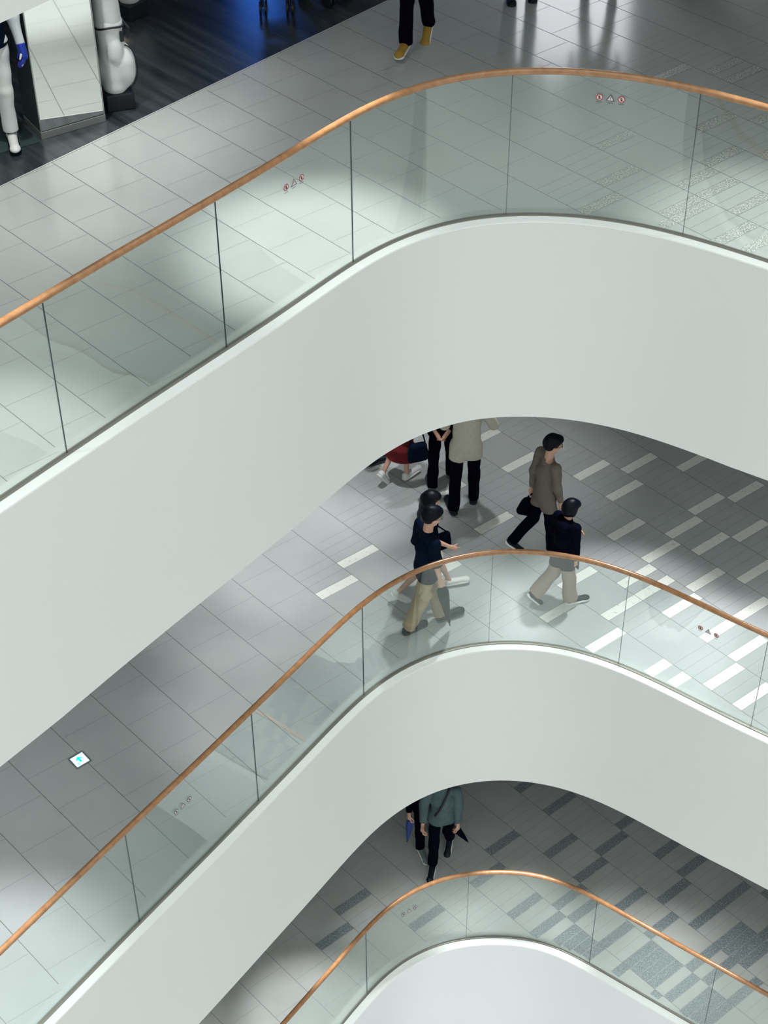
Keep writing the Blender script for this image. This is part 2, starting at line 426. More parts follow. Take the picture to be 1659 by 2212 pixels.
for e, off, z, tag in ((EA, fa, ZA - 2.15, 'upper'), (EB, fb, ZB - 2.22, 'middle'), (ED, -0.125, ZD_BOTTOM, 'top'), (ED, -0.115, ZD_BOTTOM + 2.15, 'cover')):
    pts = [e.at(s, off(s) if callable(off) else off) for s in e.samples()]
    pts = pts + [(X1, pts[-1][1]), (X1, YB), (X0, YB), (X0, pts[0][1])]
    bm = fan_poly(pts, z)
    o = bm_obj('ceiling', bm, M['soffit'])
    link_props(o, {'upper': 'ceiling over the middle gallery, underside of the upper slab', 'middle': 'ceiling over the lower gallery, underside of the middle slab', 'top': 'ceiling over the upper gallery', 'cover': 'top of the slab above the upper gallery'}[tag], 'ceiling', kind='structure')

# pale kerb outside the glass and the dark metal channel that holds it
n_trim = 1
for e, z, ko, lab in ((EA, ZA, -0.115, 'upper'), (EB, ZB, -0.108, 'middle'), (EC, ZC, -0.118, 'lower')):
    o = ribbon(e, 0, [(-0.02, z + 0.003), (ko + 0.004, z + 0.005), (ko - 0.002, z - 0.004)], M['kerb'], 'trim_%d' % n_trim, 'white stone kerb along the edge of the %s gallery' % lab, 'kerb', smooth=False); n_trim += 1
    w = 0.022 if lab != 'lower' else 0.014
    o = ribbon(e, 0, [(w, z + 0.001), (w, z + 0.014), (0.008, z + 0.016), (-0.008, z + 0.016), (-w, z + 0.014), (-w, z + 0.001)], M['channel'], 'trim_%d' % n_trim, 'dark metal base channel of the %s glass balustrade' % lab, 'channel', smooth=False); n_trim += 1

# ---------------------------------------------------------------- handrails and glass panes
GLASS_H = 1.336
def handrail(edge, z, h, r, label):
    S = list(np.linspace(edge.S[0] + 0.2, 0, 24)) + list(np.linspace(0.06, edge.S[-2], 130)) + list(np.linspace(edge.S[-2] + .3, edge.S[-1] - .2, 24))
    bm = bmesh.new()
    add_tube(bm, [(*edge.at(s, 0.0), z + h) for s in S], r, seg=20)
    o = bm_obj('handrail', bm, M['rail'], smooth=True)
    return link_props(o, label, 'handrail')
handrail(EA, ZA, 1.366, 0.029, 'round oak handrail on the upper gallery balustrade')
handrail(EB, ZB, 1.382, 0.029, 'round oak handrail on the middle gallery balustrade')
handrail(EC, ZC, 1.382, 0.029, 'round oak handrail on the lower gallery balustrade')

def pane(edge, z, s0, s1, h, label, group=None):
    gap = 0.0022; th = 0.0055
    S = list(np.linspace(s0 + gap, s1 - gap, max(3, int((s1 - s0) / 0.04))))
    verts = []; faces = []; mi = []
    for s in S:
        for off, zz in ((th, z + 0.006), (th, z + h), (-th, z + h), (-th, z + 0.006)):
            verts.append((*edge.at(s, off), zz))
    n = len(S)
    for i in range(n - 1):
        for j in range(4):
            a = i * 4 + j; b = i * 4 + (j + 1) % 4
            faces.append((a + 4, b + 4, b, a)); mi.append(0)
    faces.append((0, 1, 2, 3)); mi.append(1)
    k = (n - 1) * 4
    faces.append((k + 3, k + 2, k + 1, k)); mi.append(1)
    o = mesh_obj('glass_panel', verts, faces, [M['glass'], M['glass_edge']], midx=mi)
    me = o.data
    me.polygons.foreach_set('use_smooth', [True] * len(me.polygons)); me.set_sharp_from_angle(angle=math.radians(30))
    return link_props(o, label, 'glass panel', group)

JA = [-0.98, 0.65, 2.34, 3.90, 5.46, 7.02, 8.62]
JB = [-0.47, 1.31, 3.11, 4.91, 6.54, 8.02, 9.62, 11.2]
JC = [-1.15, 0.53, 2.10, 3.77, 5.42, 7.0]
LABA = ['clear glass pane of the upper balustrade, cut off at the left edge of the photo', 'clear glass pane, second from the left on the upper balustrade, below the mirror box',
        'glass pane with small safety stickers, straight left run of the upper balustrade', 'curved glass pane with streaky reflections, left of the bend top on the upper balustrade',
        'curved glass pane with red safety stickers at the upper balustrade bend', 'clear glass pane of the upper balustrade, cut off at the right edge of the photo']
LABB = ['clear glass pane of the middle balustrade, cut off at the lower left corner', 'clear glass pane with grey safety stickers, below the glowing floor sign', 'clear glass pane on the straight left run, right of the stickered one, middle balustrade',
        'curved glass pane in front of the man in khaki cargo trousers', 'curved glass pane in front of the person in beige wide trousers', 'clear glass pane with red safety stickers on the right run of the middle balustrade', 'sliver of glass pane at the right edge on the middle balustrade']
LABC = ['clear glass pane of the lower balustrade, leftmost, at the bottom edge', 'curved glass pane with faint stickers left of the bend on the lower balustrade', 'curved glass pane at the top of the bend on the lower balustrade', 'clear glass pane over big granite squares on the right run of the lower balustrade', 'clear glass pane of the lower balustrade, cut off at the lower right corner']
PANES = {}
for key, e, z, js, labs in (('A', EA, ZA, JA, LABA), ('B', EB, ZB, JB, LABB), ('C', EC, ZC, JC, LABC)):
    for i, lab in enumerate(labs):
        PANES[key, i] = pane(e, z, js[i], js[i + 1], GLASS_H + (0.0 if key == 'A' else 0.012), lab)

# ---------------------------------------------------------------- back of the galleries and the sports shop
M['wall_paint'] = mat('gallery_wall_paint', (0.45, 0.45, 0.44), 0.6)
M['dark_panel'] = mat('dark_shopfront_panel', (0.03, 0.034, 0.04), 0.35)
M['lit_window'] = mat('lit_shop_window', (0.8, 0.8, 0.8), 0.4, emit=((0.93, 0.95, 1.0), 4.5))
M['shop_boards'] = wood_mat('dark_shop_boards', (0.010, 0.016, 0.020), (0.050, 0.060, 0.066), 0.26, 3.0, (5.0, 0.30, 1), _th)
M['metal_strip'] = mat('metal_threshold', (0.75, 0.75, 0.73), 0.35, metallic=0.3)
M['blue_screen'] = mat('blue_screen', (0.0, 0.02, 0.1), 0.3, emit=((0.05, 0.22, 1.0), 4.5))

def wall_box(name, c, s, m, label, cat='wall', rz=0.0):
    bm = bmesh.new(); add_box(bm, (0, 0, 0), s, bevel=0.0)
    o = bm_obj(name, bm, m, loc=c); o.rotation_euler = (0, 0, rz)
    return link_props(o, label, cat, kind='structure')

for z, h, lab in ((ZB, 3.64, 'middle'), (ZC, 3.03, 'lower')):
    wall_box('wall_back', (0, 21.4, z + h / 2), (38, 0.2, h - 0.01), M['wall_paint'], 'plain wall at the back of the %s gallery' % lab)
wall_box('wall_back', (0, 21.6, ZA + 1.70), (38, 0.2, 3.40), M['dark_panel'], 'dark shopfront wall at the back of the upper gallery')
for i, (x0, x1, z0, z1) in enumerate(((1.75, 3.3, 0.05, 2.9),)):
    wall_box('window_%d' % (i + 1), ((x0 + x1) / 2, 21.47, ZA + (z0 + z1) / 2), (x1 - x0, 0.05, z1 - z0), M['lit_window'], 'bright lit shop window at the back of the upper gallery', 'window')

# shop floor of dark boards with its metal threshold
d = (SH1 - SH0) / np.hypot(*(SH1 - SH0)); nrm = np.array([-d[1], d[0]])
if nrm @ np.array([-1.0, 0]) < 0: nrm = -nrm
a = SH0 - d * 3.0; b = SH1 + d * 6.0
pts = [a, b, b + nrm * 9, a + nrm * 9]
verts = [(p[0], p[1], ZA + 0.003) for p in pts] + [(p[0], p[1], ZA + 0.0005) for p in pts]
fc = [(0, 1, 2, 3), (0, 4, 5, 1), (1, 5, 6, 2), (2, 6, 7, 3), (3, 7, 4, 0)]
o = mesh_obj('floor', verts, fc, M['shop_boards']); link_props(o, 'dark wooden board floor of the sports shop', 'floor', kind='structure')
a2 = a - nrm * 0.012; b2 = b - nrm * 0.012
o = mesh_obj('trim_7', [(a[0], a[1], ZA + 0.004), (b[0], b[1], ZA + 0.004), (b2[0], b2[1], ZA + 0.004), (a2[0], a2[1], ZA + 0.004)], [(0, 1, 2, 3)], M['metal_strip'])
link_props(o, 'thin pale metal threshold along the dark shop floor', 'threshold', kind='structure')

# ground floor of the atrium, below the frame
M['ground_stone'] = mat('white_ground_stone', (0.72, 0.73, 0.72), 0.35)
o = mesh_obj('floor', [(-45, -45, -5.6), (45, -45, -5.6), (45, 26, -5.6), (-45, 26, -5.6)], [(0, 1, 2, 3)], M['ground_stone'])
link_props(o, 'white stone ground floor at the bottom of the atrium, below the picture', 'floor', kind='structure')

# ---------------------------------------------------------------- organic shapes: distance field -> surface-net mesh
class Field:
    def __init__(self, lo, hi, h):
        self.lo = np.array(lo, float); self.h = h
        self.n = np.ceil((np.array(hi) - self.lo) / h).astype(int) + 1
        self.f = np.full(self.n, 0.5, np.float32)
    def _box(self, lo, hi):
        a = np.clip(np.floor((np.array(lo) - self.lo) / self.h).astype(int), 0, self.n - 1)
        b = np.clip(np.ceil((np.array(hi) - self.lo) / self.h).astype(int) + 1, 1, self.n)
        if np.any(b <= a): return None, None
        g = [self.lo[i] + self.h * np.arange(a[i], b[i], dtype=np.float32) for i in range(3)]
        X, Y, Z = np.meshgrid(*g, indexing='ij')
        return (slice(a[0], b[0]), slice(a[1], b[1]), slice(a[2], b[2])), np.stack([X, Y, Z], -1).astype(np.float32)
    def _put(self, sl, d, k, sub):
        cur = self.f[sl]
        if sub:
            self.f[sl] = np.maximum(cur, -d)
        elif k > 0:
            hh = np.clip(0.5 + 0.5 * (cur - d) / k, 0, 1)
            self.f[sl] = cur * (1 - hh) + d * hh - k * hh * (1 - hh)
        else:
            self.f[sl] = np.minimum(cur, d)
    def cone(self, a, b, ra, rb, k=0.02, squash=None, flat=False, flat0=False, sub=False):
        """tapered rounded limb; squash=(axis, factor) makes the section elliptical; flat cuts the far end square"""
        a = np.array(a, np.float32); b = np.array(b, np.float32)
        m = max(ra, rb) * (max(1.0, squash[1]) if squash else 1.0) + k + 3 * self.h
        sl, P = self._box(np.minimum(a, b) - m, np.maximum(a, b) + m)
        if sl is None: return
        ab = b - a; L2 = float(ab @ ab); Q = P - a
        if squash:
            ax = np.array(squash[0], np.float32); ax = ax / np.linalg.norm(ax)
            c = Q @ ax - (Q @ ab / max(L2, 1e-9)) * float(ab @ ax)
            Q = Q + ax * (c * (1 / squash[1] - 1))[..., None]
        t = np.clip(Q @ ab / max(L2, 1e-9), 0, 1)
        d = np.linalg.norm(Q - t[..., None] * ab, axis=-1) - (ra + (rb - ra) * t)
        if flat: d = np.maximum(d, (Q @ ab - L2) / math.sqrt(L2))
        if flat0: d = np.maximum(d, -(Q @ ab) / math.sqrt(L2))
        self._put(sl, d, k, sub)
    def ell(self, c, r, k=0.02, R=None, sub=False):
        c = np.array(c, np.float32); r = np.array(r, np.float32)
        m = float(r.max()) + k + 3 * self.h
        sl, P = self._box(c - m, c + m)
        if sl is None: return
        Q = P - c
        if R is not None: Q = Q @ np.array(R, np.float32)
        q = np.linalg.norm(Q / r, axis=-1)
        g = np.linalg.norm(Q / (r * r), axis=-1) + 1e-6
        d = q * (q - 1) / g
        self._put(sl, d, k, sub)
    def halfspace(self, p, n):
        """keep only the side the normal points away from"""
        sl, P = self._box(self.lo, self.lo + self.h * self.n)
        n = np.array(n, np.float32); n = n / np.linalg.norm(n)
        self.f = np.maximum(self.f, (P - np.array(p, np.float32)) @ n)
    def folds(self, amp, seed=0, freq=1.0):
        rng = np.random.RandomState(seed)
        sl, P = self._box(self.lo, self.lo + self.h * self.n)
        w = np.zeros(self.n, np.float32)
        for i in range(5):
            kv = rng.normal(size=3); kv[2] *= 1.6; kv *= (14 + 14 * rng.rand()) * freq / np.linalg.norm(kv)
            w += np.sin(P @ kv.astype(np.float32) + rng.rand() * 6.28)
        self.f += amp * w / 2.2
    def mesh(self):
        f = self.f; h = self.h
        s = f < 0
        c = np.zeros(np.array(f.shape) - 1, np.int8)
        for i in (0, 1):
            for j in (0, 1):
                for k in (0, 1):
                    c += s[i:f.shape[0] - 1 + i, j:f.shape[1] - 1 + j, k:f.shape[2] - 1 + k]
        act = (c > 0) & (c < 8)
        ii = np.argwhere(act)
        idx = np.full(act.shape, -1, np.int64); idx[act] = np.arange(len(ii))
        acc = np.zeros((len(ii), 3)); cnt = np.zeros(len(ii))
        corner = [(i, j, k) for i in (0, 1) for j in (0, 1) for k in (0, 1)]
        for a in corner:
            for ax in range(3):
                if a[ax]: continue
                b = list(a); b[ax] = 1
                fa = f[ii[:, 0] + a[0], ii[:, 1] + a[1], ii[:, 2] + a[2]]
                fb = f[ii[:, 0] + b[0], ii[:, 1] + b[1], ii[:, 2] + b[2]]
                m = (fa < 0) != (fb < 0)
                t = np.where(m, fa / np.where(m, fa - fb, 1), 0)
                p = np.tile(np.array(a, float), (len(ii), 1)); p[:, ax] = t
                acc[m] += p[m]; cnt[m] += 1
        V = (ii + acc / cnt[:, None]) * h + self.lo
        Q = []
        for ax in range(3):
            u, v = (ax + 1) % 3, (ax + 2) % 3
            s0 = [slice(None)] * 3; s1 = [slice(None)] * 3
            s0[ax] = slice(0, -1); s1[ax] = slice(1, None)
            d = s[tuple(s0)].astype(np.int8) - s[tuple(s1)].astype(np.int8)
            e = np.argwhere(d != 0)
            e = e[(e[:, u] > 0) & (e[:, v] > 0) & (e[:, u] < f.shape[u] - 1) & (e[:, v] < f.shape[v] - 1)]
            sg = d[tuple(e.T)]
            def cell(du_, dv_):
                x = e.copy(); x[:, u] -= du_; x[:, v] -= dv_
                return idx[tuple(x.T)]
            q = np.stack([cell(1, 1), cell(0, 1), cell(0, 0), cell(1, 0)], 1)
            q[sg < 0] = q[sg < 0][:, ::-1]
            Q.append(q)
        return V, np.vstack(Q)

def field_obj(name, F, mats, parent, midx_fn=None, smooth_iter=2):
    V, Q = F.mesh()
    me = bpy.data.meshes.new(name)
    me.vertices.add(len(V)); me.vertices.foreach_set('co', V.astype(np.float32).ravel())
    me.loops.add(len(Q) * 4); me.loops.foreach_set('vertex_index', Q.astype(np.int32).ravel())
    me.polygons.add(len(Q)); me.polygons.foreach_set('loop_start', np.arange(0, len(Q) * 4, 4, dtype=np.int32))
    me.polygons.foreach_set('loop_total', np.full(len(Q), 4, np.int32))
    if not isinstance(mats, (list, tuple)): mats = [mats]
    for m in mats: me.materials.append(m)
    me.polygons.foreach_set('use_smooth', [True] * len(Q))
    if midx_fn is not None:
        me.polygons.foreach_set('material_index', midx_fn(V[Q].mean(1)).astype(np.int32))
    me.update(calc_edges=True); me.validate()
    o = bpy.data.objects.new(name, me); COL.objects.link(o); o.parent = parent
    return o

SKIN = [mat('skin_light', (0.52, 0.30, 0.22), 0.5, noise=(9, (0.47, 0.25, 0.18), 0.5)), mat('eye_dark', (0.01, 0.008, 0.008), 0.3), mat('lips', (0.42, 0.16, 0.14), 0.45)]
HAIR = mat('black_hair', (0.0012, 0.0015, 0.005), 0.45, spec=0.12)
RUB_W = mat('white_rubber', (0.72, 0.72, 0.70), 0.5)
RUB_B = mat('black_rubber', (0.006, 0.007, 0.012), 0.5)

def rot_axis(v, ax, ang):
    return np.array(Matrix.Rotation(ang, 3, Vector(ax)) @ Vector(v))

def person(label, heading, H=1.7, hipR=(0, 2), kneeR=5, hipL=(0, 2), kneeL=5, footR=None, footL=None, toeR=0, toeL=0,
           armR=(0, 8), elbR=12, inR=0.0, armL=(0, 8), elbL=12, inL=0.0, lean=0.0, head=(0, 0), curl=35,
           at=None, anchor='R', floor=ZB, top=None, bottom=None, shoes=None, hair='short', female=False, glasses=False, group=None,
           skirt=None, twist=0, name='person', bag_strap=None, skin=None, seed=0, extra=None, other=None, vest=None, glove=None, socks=None):
    """a standing or walking figure: empty at the feet, body (one skin surface), hair, clothes and shoes as its parts.
    at = world xy where the anchor foot's heel stands."""
    sk = skin or SKIN
    r = math.radians
    f = np.array([1., 0, 0]); l = np.array([0, 1., 0]); up = np.array([0, 0, 1.])
    hw = 0.049 * H; TH, SH_, AN = 0.245 * H, 0.24 * H, 0.042 * H
    pel = np.zeros(3)
    def legs(sc):
        J = {}
        for s, sg, hp, kn in (('R', -1, hipR, kneeR), ('L', 1, hipL, kneeL)):
            hj = pel + l * sg * hw
            p = r(hp[0] * sc); ab = r(hp[1])
            kn_ = hj + TH * np.array([math.sin(p) * math.cos(ab), sg * math.sin(ab), -math.cos(p) * math.cos(ab)])
            p2 = p - r(kn)
            an = kn_ + SH_ * np.array([math.sin(p2), sg * math.sin(ab) * .3, -math.cos(p2)])
            J['hip' + s], J['knee' + s], J['ank' + s] = hj, kn_, an
            fp = {'R': footR, 'L': footL}[s]
            fp = 0.0 if fp is None else r(fp)
            ty = r({'R': toeR, 'L': toeL}[s]) * sg
            td = np.array([math.cos(fp) * math.cos(ty), math.cos(fp) * math.sin(ty), math.sin(fp)])
            J['toe' + s] = td; J['fup' + s] = np.array([-math.sin(fp) * math.cos(ty), -math.sin(fp) * math.sin(ty), math.cos(fp)])
        low = 9
        for s in 'RL':
            a, td, fu = J['ank' + s], J['toe' + s], J['fup' + s]
            heel = a - td * 0.05 - fu * AN; ball = a + td * (FL - 0.075) - fu * AN
            J['heel' + s], J['ball' + s] = heel, ball
            low = min(low, heel[2], ball[2])
        return J, low
    FL = 0.152 * H
    sc = 1.0
    if other is not None:
        # turn the walker and scale the stride so that the second foot's ball lands on its own spot
        o_ = 'L' if anchor == 'R' else 'R'
        best = None
        for sc_ in np.linspace(0.3, 1.9, 33):
            Jt, _ = legs(sc_)
            dloc = (Jt['ball' + o_] - Jt['heel' + anchor])[:2]
            tgt = np.array(other) - np.array(at)
            hd = math.atan2(tgt[1], tgt[0]) - math.atan2(dloc[1], dloc[0])
            e = abs(np.hypot(*dloc) - np.hypot(*tgt))
            if best is None or e < best[0]: best = (e, sc_, hd)
        sc, heading = best[1], math.degrees(best[2])
    J, low = legs(sc)
    lz = -low
    le = r(lean)
    tw = r(twist); f = np.array([math.cos(tw), math.sin(tw), 0.]); l = np.array([-math.sin(tw), math.cos(tw), 0.])     # upper body turned on the hips
    tu = f * math.sin(le) + up * math.cos(le); tf = f * math.cos(le) - up * math.sin(le)
    chest = pel + tu * 0.20 * H; sh = pel + tu * 0.298 * H; nb = pel + tu * 0.318 * H
    sw = (0.094 if female else 0.104) * H
    for s, sg, ap, el, inn in (('R', -1, armR, elbR, inR), ('L', 1, armL, elbL, inL)):
        sj = sh + l * sg * sw
        p, ab = r(ap[0]) , r(ap[1])
        ua = f * math.sin(p) * math.cos(ab) + l * sg * math.sin(ab) - up * math.cos(p) * math.cos(ab)
        ej = sj + ua * 0.172 * H
        q = p + r(el); t = r(inn)
        fo = f * math.sin(q) * math.cos(t) + l * (sg * math.sin(ab) * .5 - sg * abs(math.sin(q)) * math.sin(t)) - up * math.cos(q)
        fo /= np.linalg.norm(fo)
        wj = ej + fo * 0.145 * H
        J['sho' + s], J['elb' + s], J['wri' + s], J['fo' + s] = sj, ej, wj, fo
    hy, hp_ = r(head[0]) + tw, r(head[1])
    hf = np.array([math.cos(hy) * math.cos(hp_), math.sin(hy) * math.cos(hp_), -math.sin(hp_)])
    hl = np.array([-math.sin(hy), math.cos(hy), 0]); hu = np.cross(hf, hl)
    hc = nb + tu * 0.055 * H + hu * 0.062 * H + f * 0.012 * H
    k = H / 1.72
    RH = np.stack([hf, hl, hu], 1)

    root = empty(name, label=label, cat='person' if name == 'person' else 'mannequin', group=group)
    off = np.array([0, 0, lz])
    def O(v): return np.array(v) + off
    pts = np.array([O(v) for kk, v in J.items() if kk[:3] not in ('toe', 'fup') and kk[:2] != 'fo'] + [O(hc)])
    lo = pts.min(0) - 0.24; hi = pts.max(0) + 0.24; lo[2] = min(lo[2], -0.02)

    # ---- body
    F = Field(lo, hi, 0.0065)
    F.ell(O(pel + up * .01), (0.085 * k, 0.115 * k, 0.10 * k), 0.03)
    F.cone(O(pel + tu * .03), O(chest), 0.085 * k, 0.092 * k, 0.04, squash=(l, 1.18))
    F.cone(O(chest), O(sh - tu * .03), 0.092 * k, 0.06 * k, 0.04, squash=(l, 1.34))
    for s, sg in (('R', -1), ('L', 1)):
        F.cone(O(J['hip' + s]), O(J['knee' + s]), 0.066 * k, 0.047 * k, 0.03)
        F.cone(O(J['knee' + s]), O(J['ank' + s]), 0.047 * k, 0.030 * k, 0.012)
        sd_ = J['ank' + s] - J['knee' + s]; bk = np.cross(l, sd_); bk = bk / np.linalg.norm(bk); bk = -bk if bk @ f > 0 else bk
        F.cone(O(J['knee' + s] + sd_ * .18 + bk * .008), O(J['knee' + s] + sd_ * .45 + bk * .006), 0.043 * k, 0.038 * k, 0.02)
        td, fu = J['toe' + s], J['fup' + s]
        F.cone(O(J['ank' + s]), O(J['heel' + s] + fu * .035 + td * .02), 0.031 * k, 0.028 * k, 0.015)
        F.cone(O(J['heel' + s] + fu * .036 + td * .02), O(J['ball' + s] + fu * .025 + td * .02), 0.027 * k, 0.023 * k, 0.015)
        F.cone(O(J['sho' + s]), O(J['elb' + s]), 0.046 * k, 0.035 * k, 0.02)
        F.cone(O(J['elb' + s]), O(J['wri' + s]), 0.036 * k, 0.023 * k, 0.012)
        F.cone(O(sh), O(J['sho' + s]), 0.05 * k, 0.045 * k, 0.03)
        # hand: palm, four curled fingers, thumb off the side near the wrist
        d = J['fo' + s]; n_ = -l * sg - d * float((-l * sg) @ d); n_ /= np.linalg.norm(n_)
        w = np.cross(d, n_) * (1 if s == 'L' else -1)
        if w @ f < 0 and abs(w @ f) > .3: w = -w
        W = J['wri' + s]; hk = k * (0.92 if female else 1.0)
        F.cone(O(W), O(W + d * .075 * hk), 0.024 * hk, 0.026 * hk, 0.01, squash=(w, 1.45))
        for i, (oo, ln) in enumerate(((.031, .070), (.0105, .080), (-.0105, .075), (-.031, .058))):
            c = r(curl) * (0.55 + .12 * i)
            b0 = W + d * .092 * hk + w * oo * hk
            d1 = d * math.cos(c) + n_ * math.sin(c); d2 = d * math.cos(2.1 * c) + n_ * math.sin(2.1 * c)
            b1 = b0 + d1 * ln * .52 * hk; b2 = b1 + d2 * ln * .5 * hk
            F.cone(O(b0 - d * .02), O(b1), 0.0098 * hk, 0.0088 * hk, 0.004); F.cone(O(b1), O(b2), 0.0088 * hk, 0.0075 * hk, 0.003)
        t0 = W + d * .03 * hk + w * .028 * hk; td_ = d * .72 + w * .5 + n_ * .45; td_ /= np.linalg.norm(td_)
        t1 = t0 + td_ * .045 * hk; t2 = t1 + (td_ * .8 + d * .3 + n_ * .2) * .032 * hk
        F.cone(O(t0), O(t1), 0.013 * hk, 0.0105 * hk, 0.008); F.cone(O(t1), O(t2), 0.0105 * hk, 0.008 * hk, 0.003)
        J['grip' + s] = W + d * .09 * hk + n_ * .02
    F.cone(O(nb - tu * .04), O(hc - hu * .05 * k - hf * .012), 0.056 * k, 0.052 * k, 0.02)
    def Hd(a, b, c): return O(hc + (hf * a + hl * b + hu * c) * k)
    F.ell(Hd(-.008, 0, .035), np.array((0.096, 0.076, 0.088)) * k, 0.02, RH)
    F.ell(Hd(.025, 0, -.035), np.array((0.066, 0.058, 0.078)) * k, 0.03, RH)
    F.ell(Hd(.060, 0, -.092), np.array((0.026, 0.03, 0.022)) * k, 0.02, RH)
    F.cone(Hd(.082, 0, .012), Hd(.103, 0, -.026), 0.010 * k, 0.015 * k, 0.012)
    for sg in (-1, 1):
        F.ell(Hd(.092, sg * .031, .012), np.array((0.016, 0.018, 0.011)) * k, 0, RH, sub=True)
        F.ell(Hd(.076, sg * .031, .012), np.array((0.013, 0.014, 0.011)) * k, 0.004, RH)
        F.ell(Hd(.0, sg * .074, -.012), np.array((0.018, 0.009, 0.031)) * k, 0.004, RH)
        F.ell(Hd(.05, sg * .04, -.03), np.array((0.03, 0.024, 0.03)) * k, 0.02, RH)
    F.ell(Hd(.079, 0, -.060), np.array((0.014, 0.026, 0.006)) * k, 0.004, RH)
    F.ell(Hd(.077, 0, -.071), np.array((0.014, 0.022, 0.007)) * k, 0.004, RH)
    eyes = [Hd(.083, sg * .031, .012) for sg in (-1, 1)]; mouth = Hd(.088, 0, -.065)
    def paint(c):
        m = np.zeros(len(c), int)
        for e in eyes: m[np.linalg.norm(c - e, axis=1) < 0.0125] = 1
        q = (c - mouth) @ RH
        m[(abs(q[:, 0]) < .014) & (abs(q[:, 1]) < .024) & (abs(q[:, 2]) < .010)] = 2
        return m
    field_obj('body', F, sk, root, paint)

    # ---- hair
    if hair:
        F = Field(Hd(0, 0, 0) - .34 - (np.array([0, 0, .42]) if hair == 'long' else 0), Hd(0, 0, 0) + .26, 0.0065)
        F.ell(Hd(-.016, 0, .045), np.array((0.110, 0.092, 0.097)) * k, 0.02, RH)
        F.ell(Hd(-.045, 0, -.005), np.array((0.078, 0.086, 0.088)) * k, 0.03, RH)
        if hair in ('short', 'crop'):
            F.ell(Hd(.060, 0, .083), np.array((0.045, 0.062, 0.030)) * k, 0.03, RH)
            F.ell(Hd(.092, 0, -.015), np.array((0.062, 0.12, 0.072)) * k, 0, RH, sub=True)
            for sg in (-1, 1): F.ell(Hd(.035, sg * .088, -.035), np.array((0.052, 0.022, 0.055)) * k, 0, RH, sub=True)
            F.ell(Hd(-.05, 0, -.115), np.array((0.16, 0.12, 0.055)) * k, 0, RH, sub=True)
            F.folds(0.003, seed + 3, 3.0)
        elif hair == 'bob':
            F.ell(Hd(-.03, 0, -.045), np.array((0.088, 0.100, 0.092)) * k, 0.03, RH)
            for sg in (-1, 1): F.ell(Hd(.022, sg * .070, -.03), np.array((0.040, 0.028, 0.08)) * k, 0.02, RH)
            F.ell(Hd(.062, 0, .075), np.array((0.045, 0.065, 0.035)) * k, 0.03, RH)
            F.ell(Hd(.112, 0, -.03), np.array((0.058, 0.060, 0.085)) * k, 0, RH, sub=True)
            F.ell(Hd(.06, 0, -.17), np.array((0.09, 0.07, 0.06)) * k, 0, RH, sub=True)
            F.folds(0.0025, seed + 3, 2.2)
        elif hair == 'long':
            for sg in (-1, 1): F.ell(Hd(.022, sg * .072, -.04), np.array((0.035, 0.026, 0.10)) * k, 0.02, RH)
            F.cone(Hd(-.055, 0, -.02), O(nb - tu * .20 * k - tf * .12 * k), 0.082 * k, 0.045 * k, 0.03, squash=(l, 1.5))
            F.ell(Hd(.062, 0, .075), np.array((0.045, 0.065, 0.035)) * k, 0.03, RH)
            F.ell(Hd(.112, 0, -.03), np.array((0.058, 0.058, 0.088)) * k, 0, RH, sub=True)
            F.folds(0.003, seed + 3, 2.4)
        field_obj('hair', F, HAIR, root)

    # ---- trousers, shorts or skirt
    if bottom:
        kind, m = bottom[0], bottom[1]
        F = Field(lo, hi, 0.009)
        wl = dict(slim=(.080, .060, .050), straight=(.084, .070, .066), wide=(.092, .092, .100), cargo=(.090, .082, .074), shorts=(.094, .092, .095))[kind]
        F.ell(O(pel + up * .01), (0.104 * k, 0.134 * k, 0.125 * k), 0.03)
        F.cone(O(pel + up * .02), O(pel + tu * .10 * k), 0.095 * k, 0.090 * k, 0.02, squash=(l, 1.22), flat=True)
        for s in 'RL':
            hp_j, kj, aj = J['hip' + s], J['knee' + s], J['ank' + s]
            if kind == 'shorts':
                F.cone(O(hp_j), O(hp_j + (kj - hp_j) * bottom[2]), wl[0] * k, wl[1] * k, 0.02, flat=True)
                if bottom[2] > 1: pass
            else:
                F.cone(O(hp_j), O(kj), wl[0] * k, wl[1] * k, 0.03)
                e = kj + (aj - kj) * (bottom[2] if len(bottom) > 2 else 1.03)
                F.cone(O(kj), O(e), wl[1] * k, wl[2] * k, 0.02, flat=True)
                if kind == 'cargo':
                    sg = 1 if s == 'L' else -1
                    F.ell(O(hp_j * .35 + kj * .65 + l * sg * .075 * k), (0.075, 0.030, 0.085), 0.012)
                    F.ell(O(kj * .25 + aj * .75), (0.088, 0.080, 0.05), 0.02)
        F.folds(0.0045 if kind != 'cargo' else 0.007, seed, 1.3)
        field_obj('shorts' if kind == 'shorts' else 'trousers', F, m, root)
    if skirt:
        m, ln, wd = skirt
        F = Field(lo - .05, hi + .05, 0.009)
        F.ell(O(pel), (0.110 * k, 0.148 * k, 0.12 * k), 0.03)
        F.cone(O(pel + tu * .10 * k), O(pel), 0.088 * k, 0.112 * k, 0.03, squash=(l, 1.3), flat0=True)
        fw = (J['kneeR'] + J['kneeL']) / 2
        F.cone(O(pel - up * .02), O(pel * .2 + fw * .8 - up * (ln - .36 * k)), 0.115 * k, wd, 0.03, squash=(l, 1.15), flat=True)
        F.folds(0.012, seed, 1.6)
        field_obj('skirt', F, m, root)

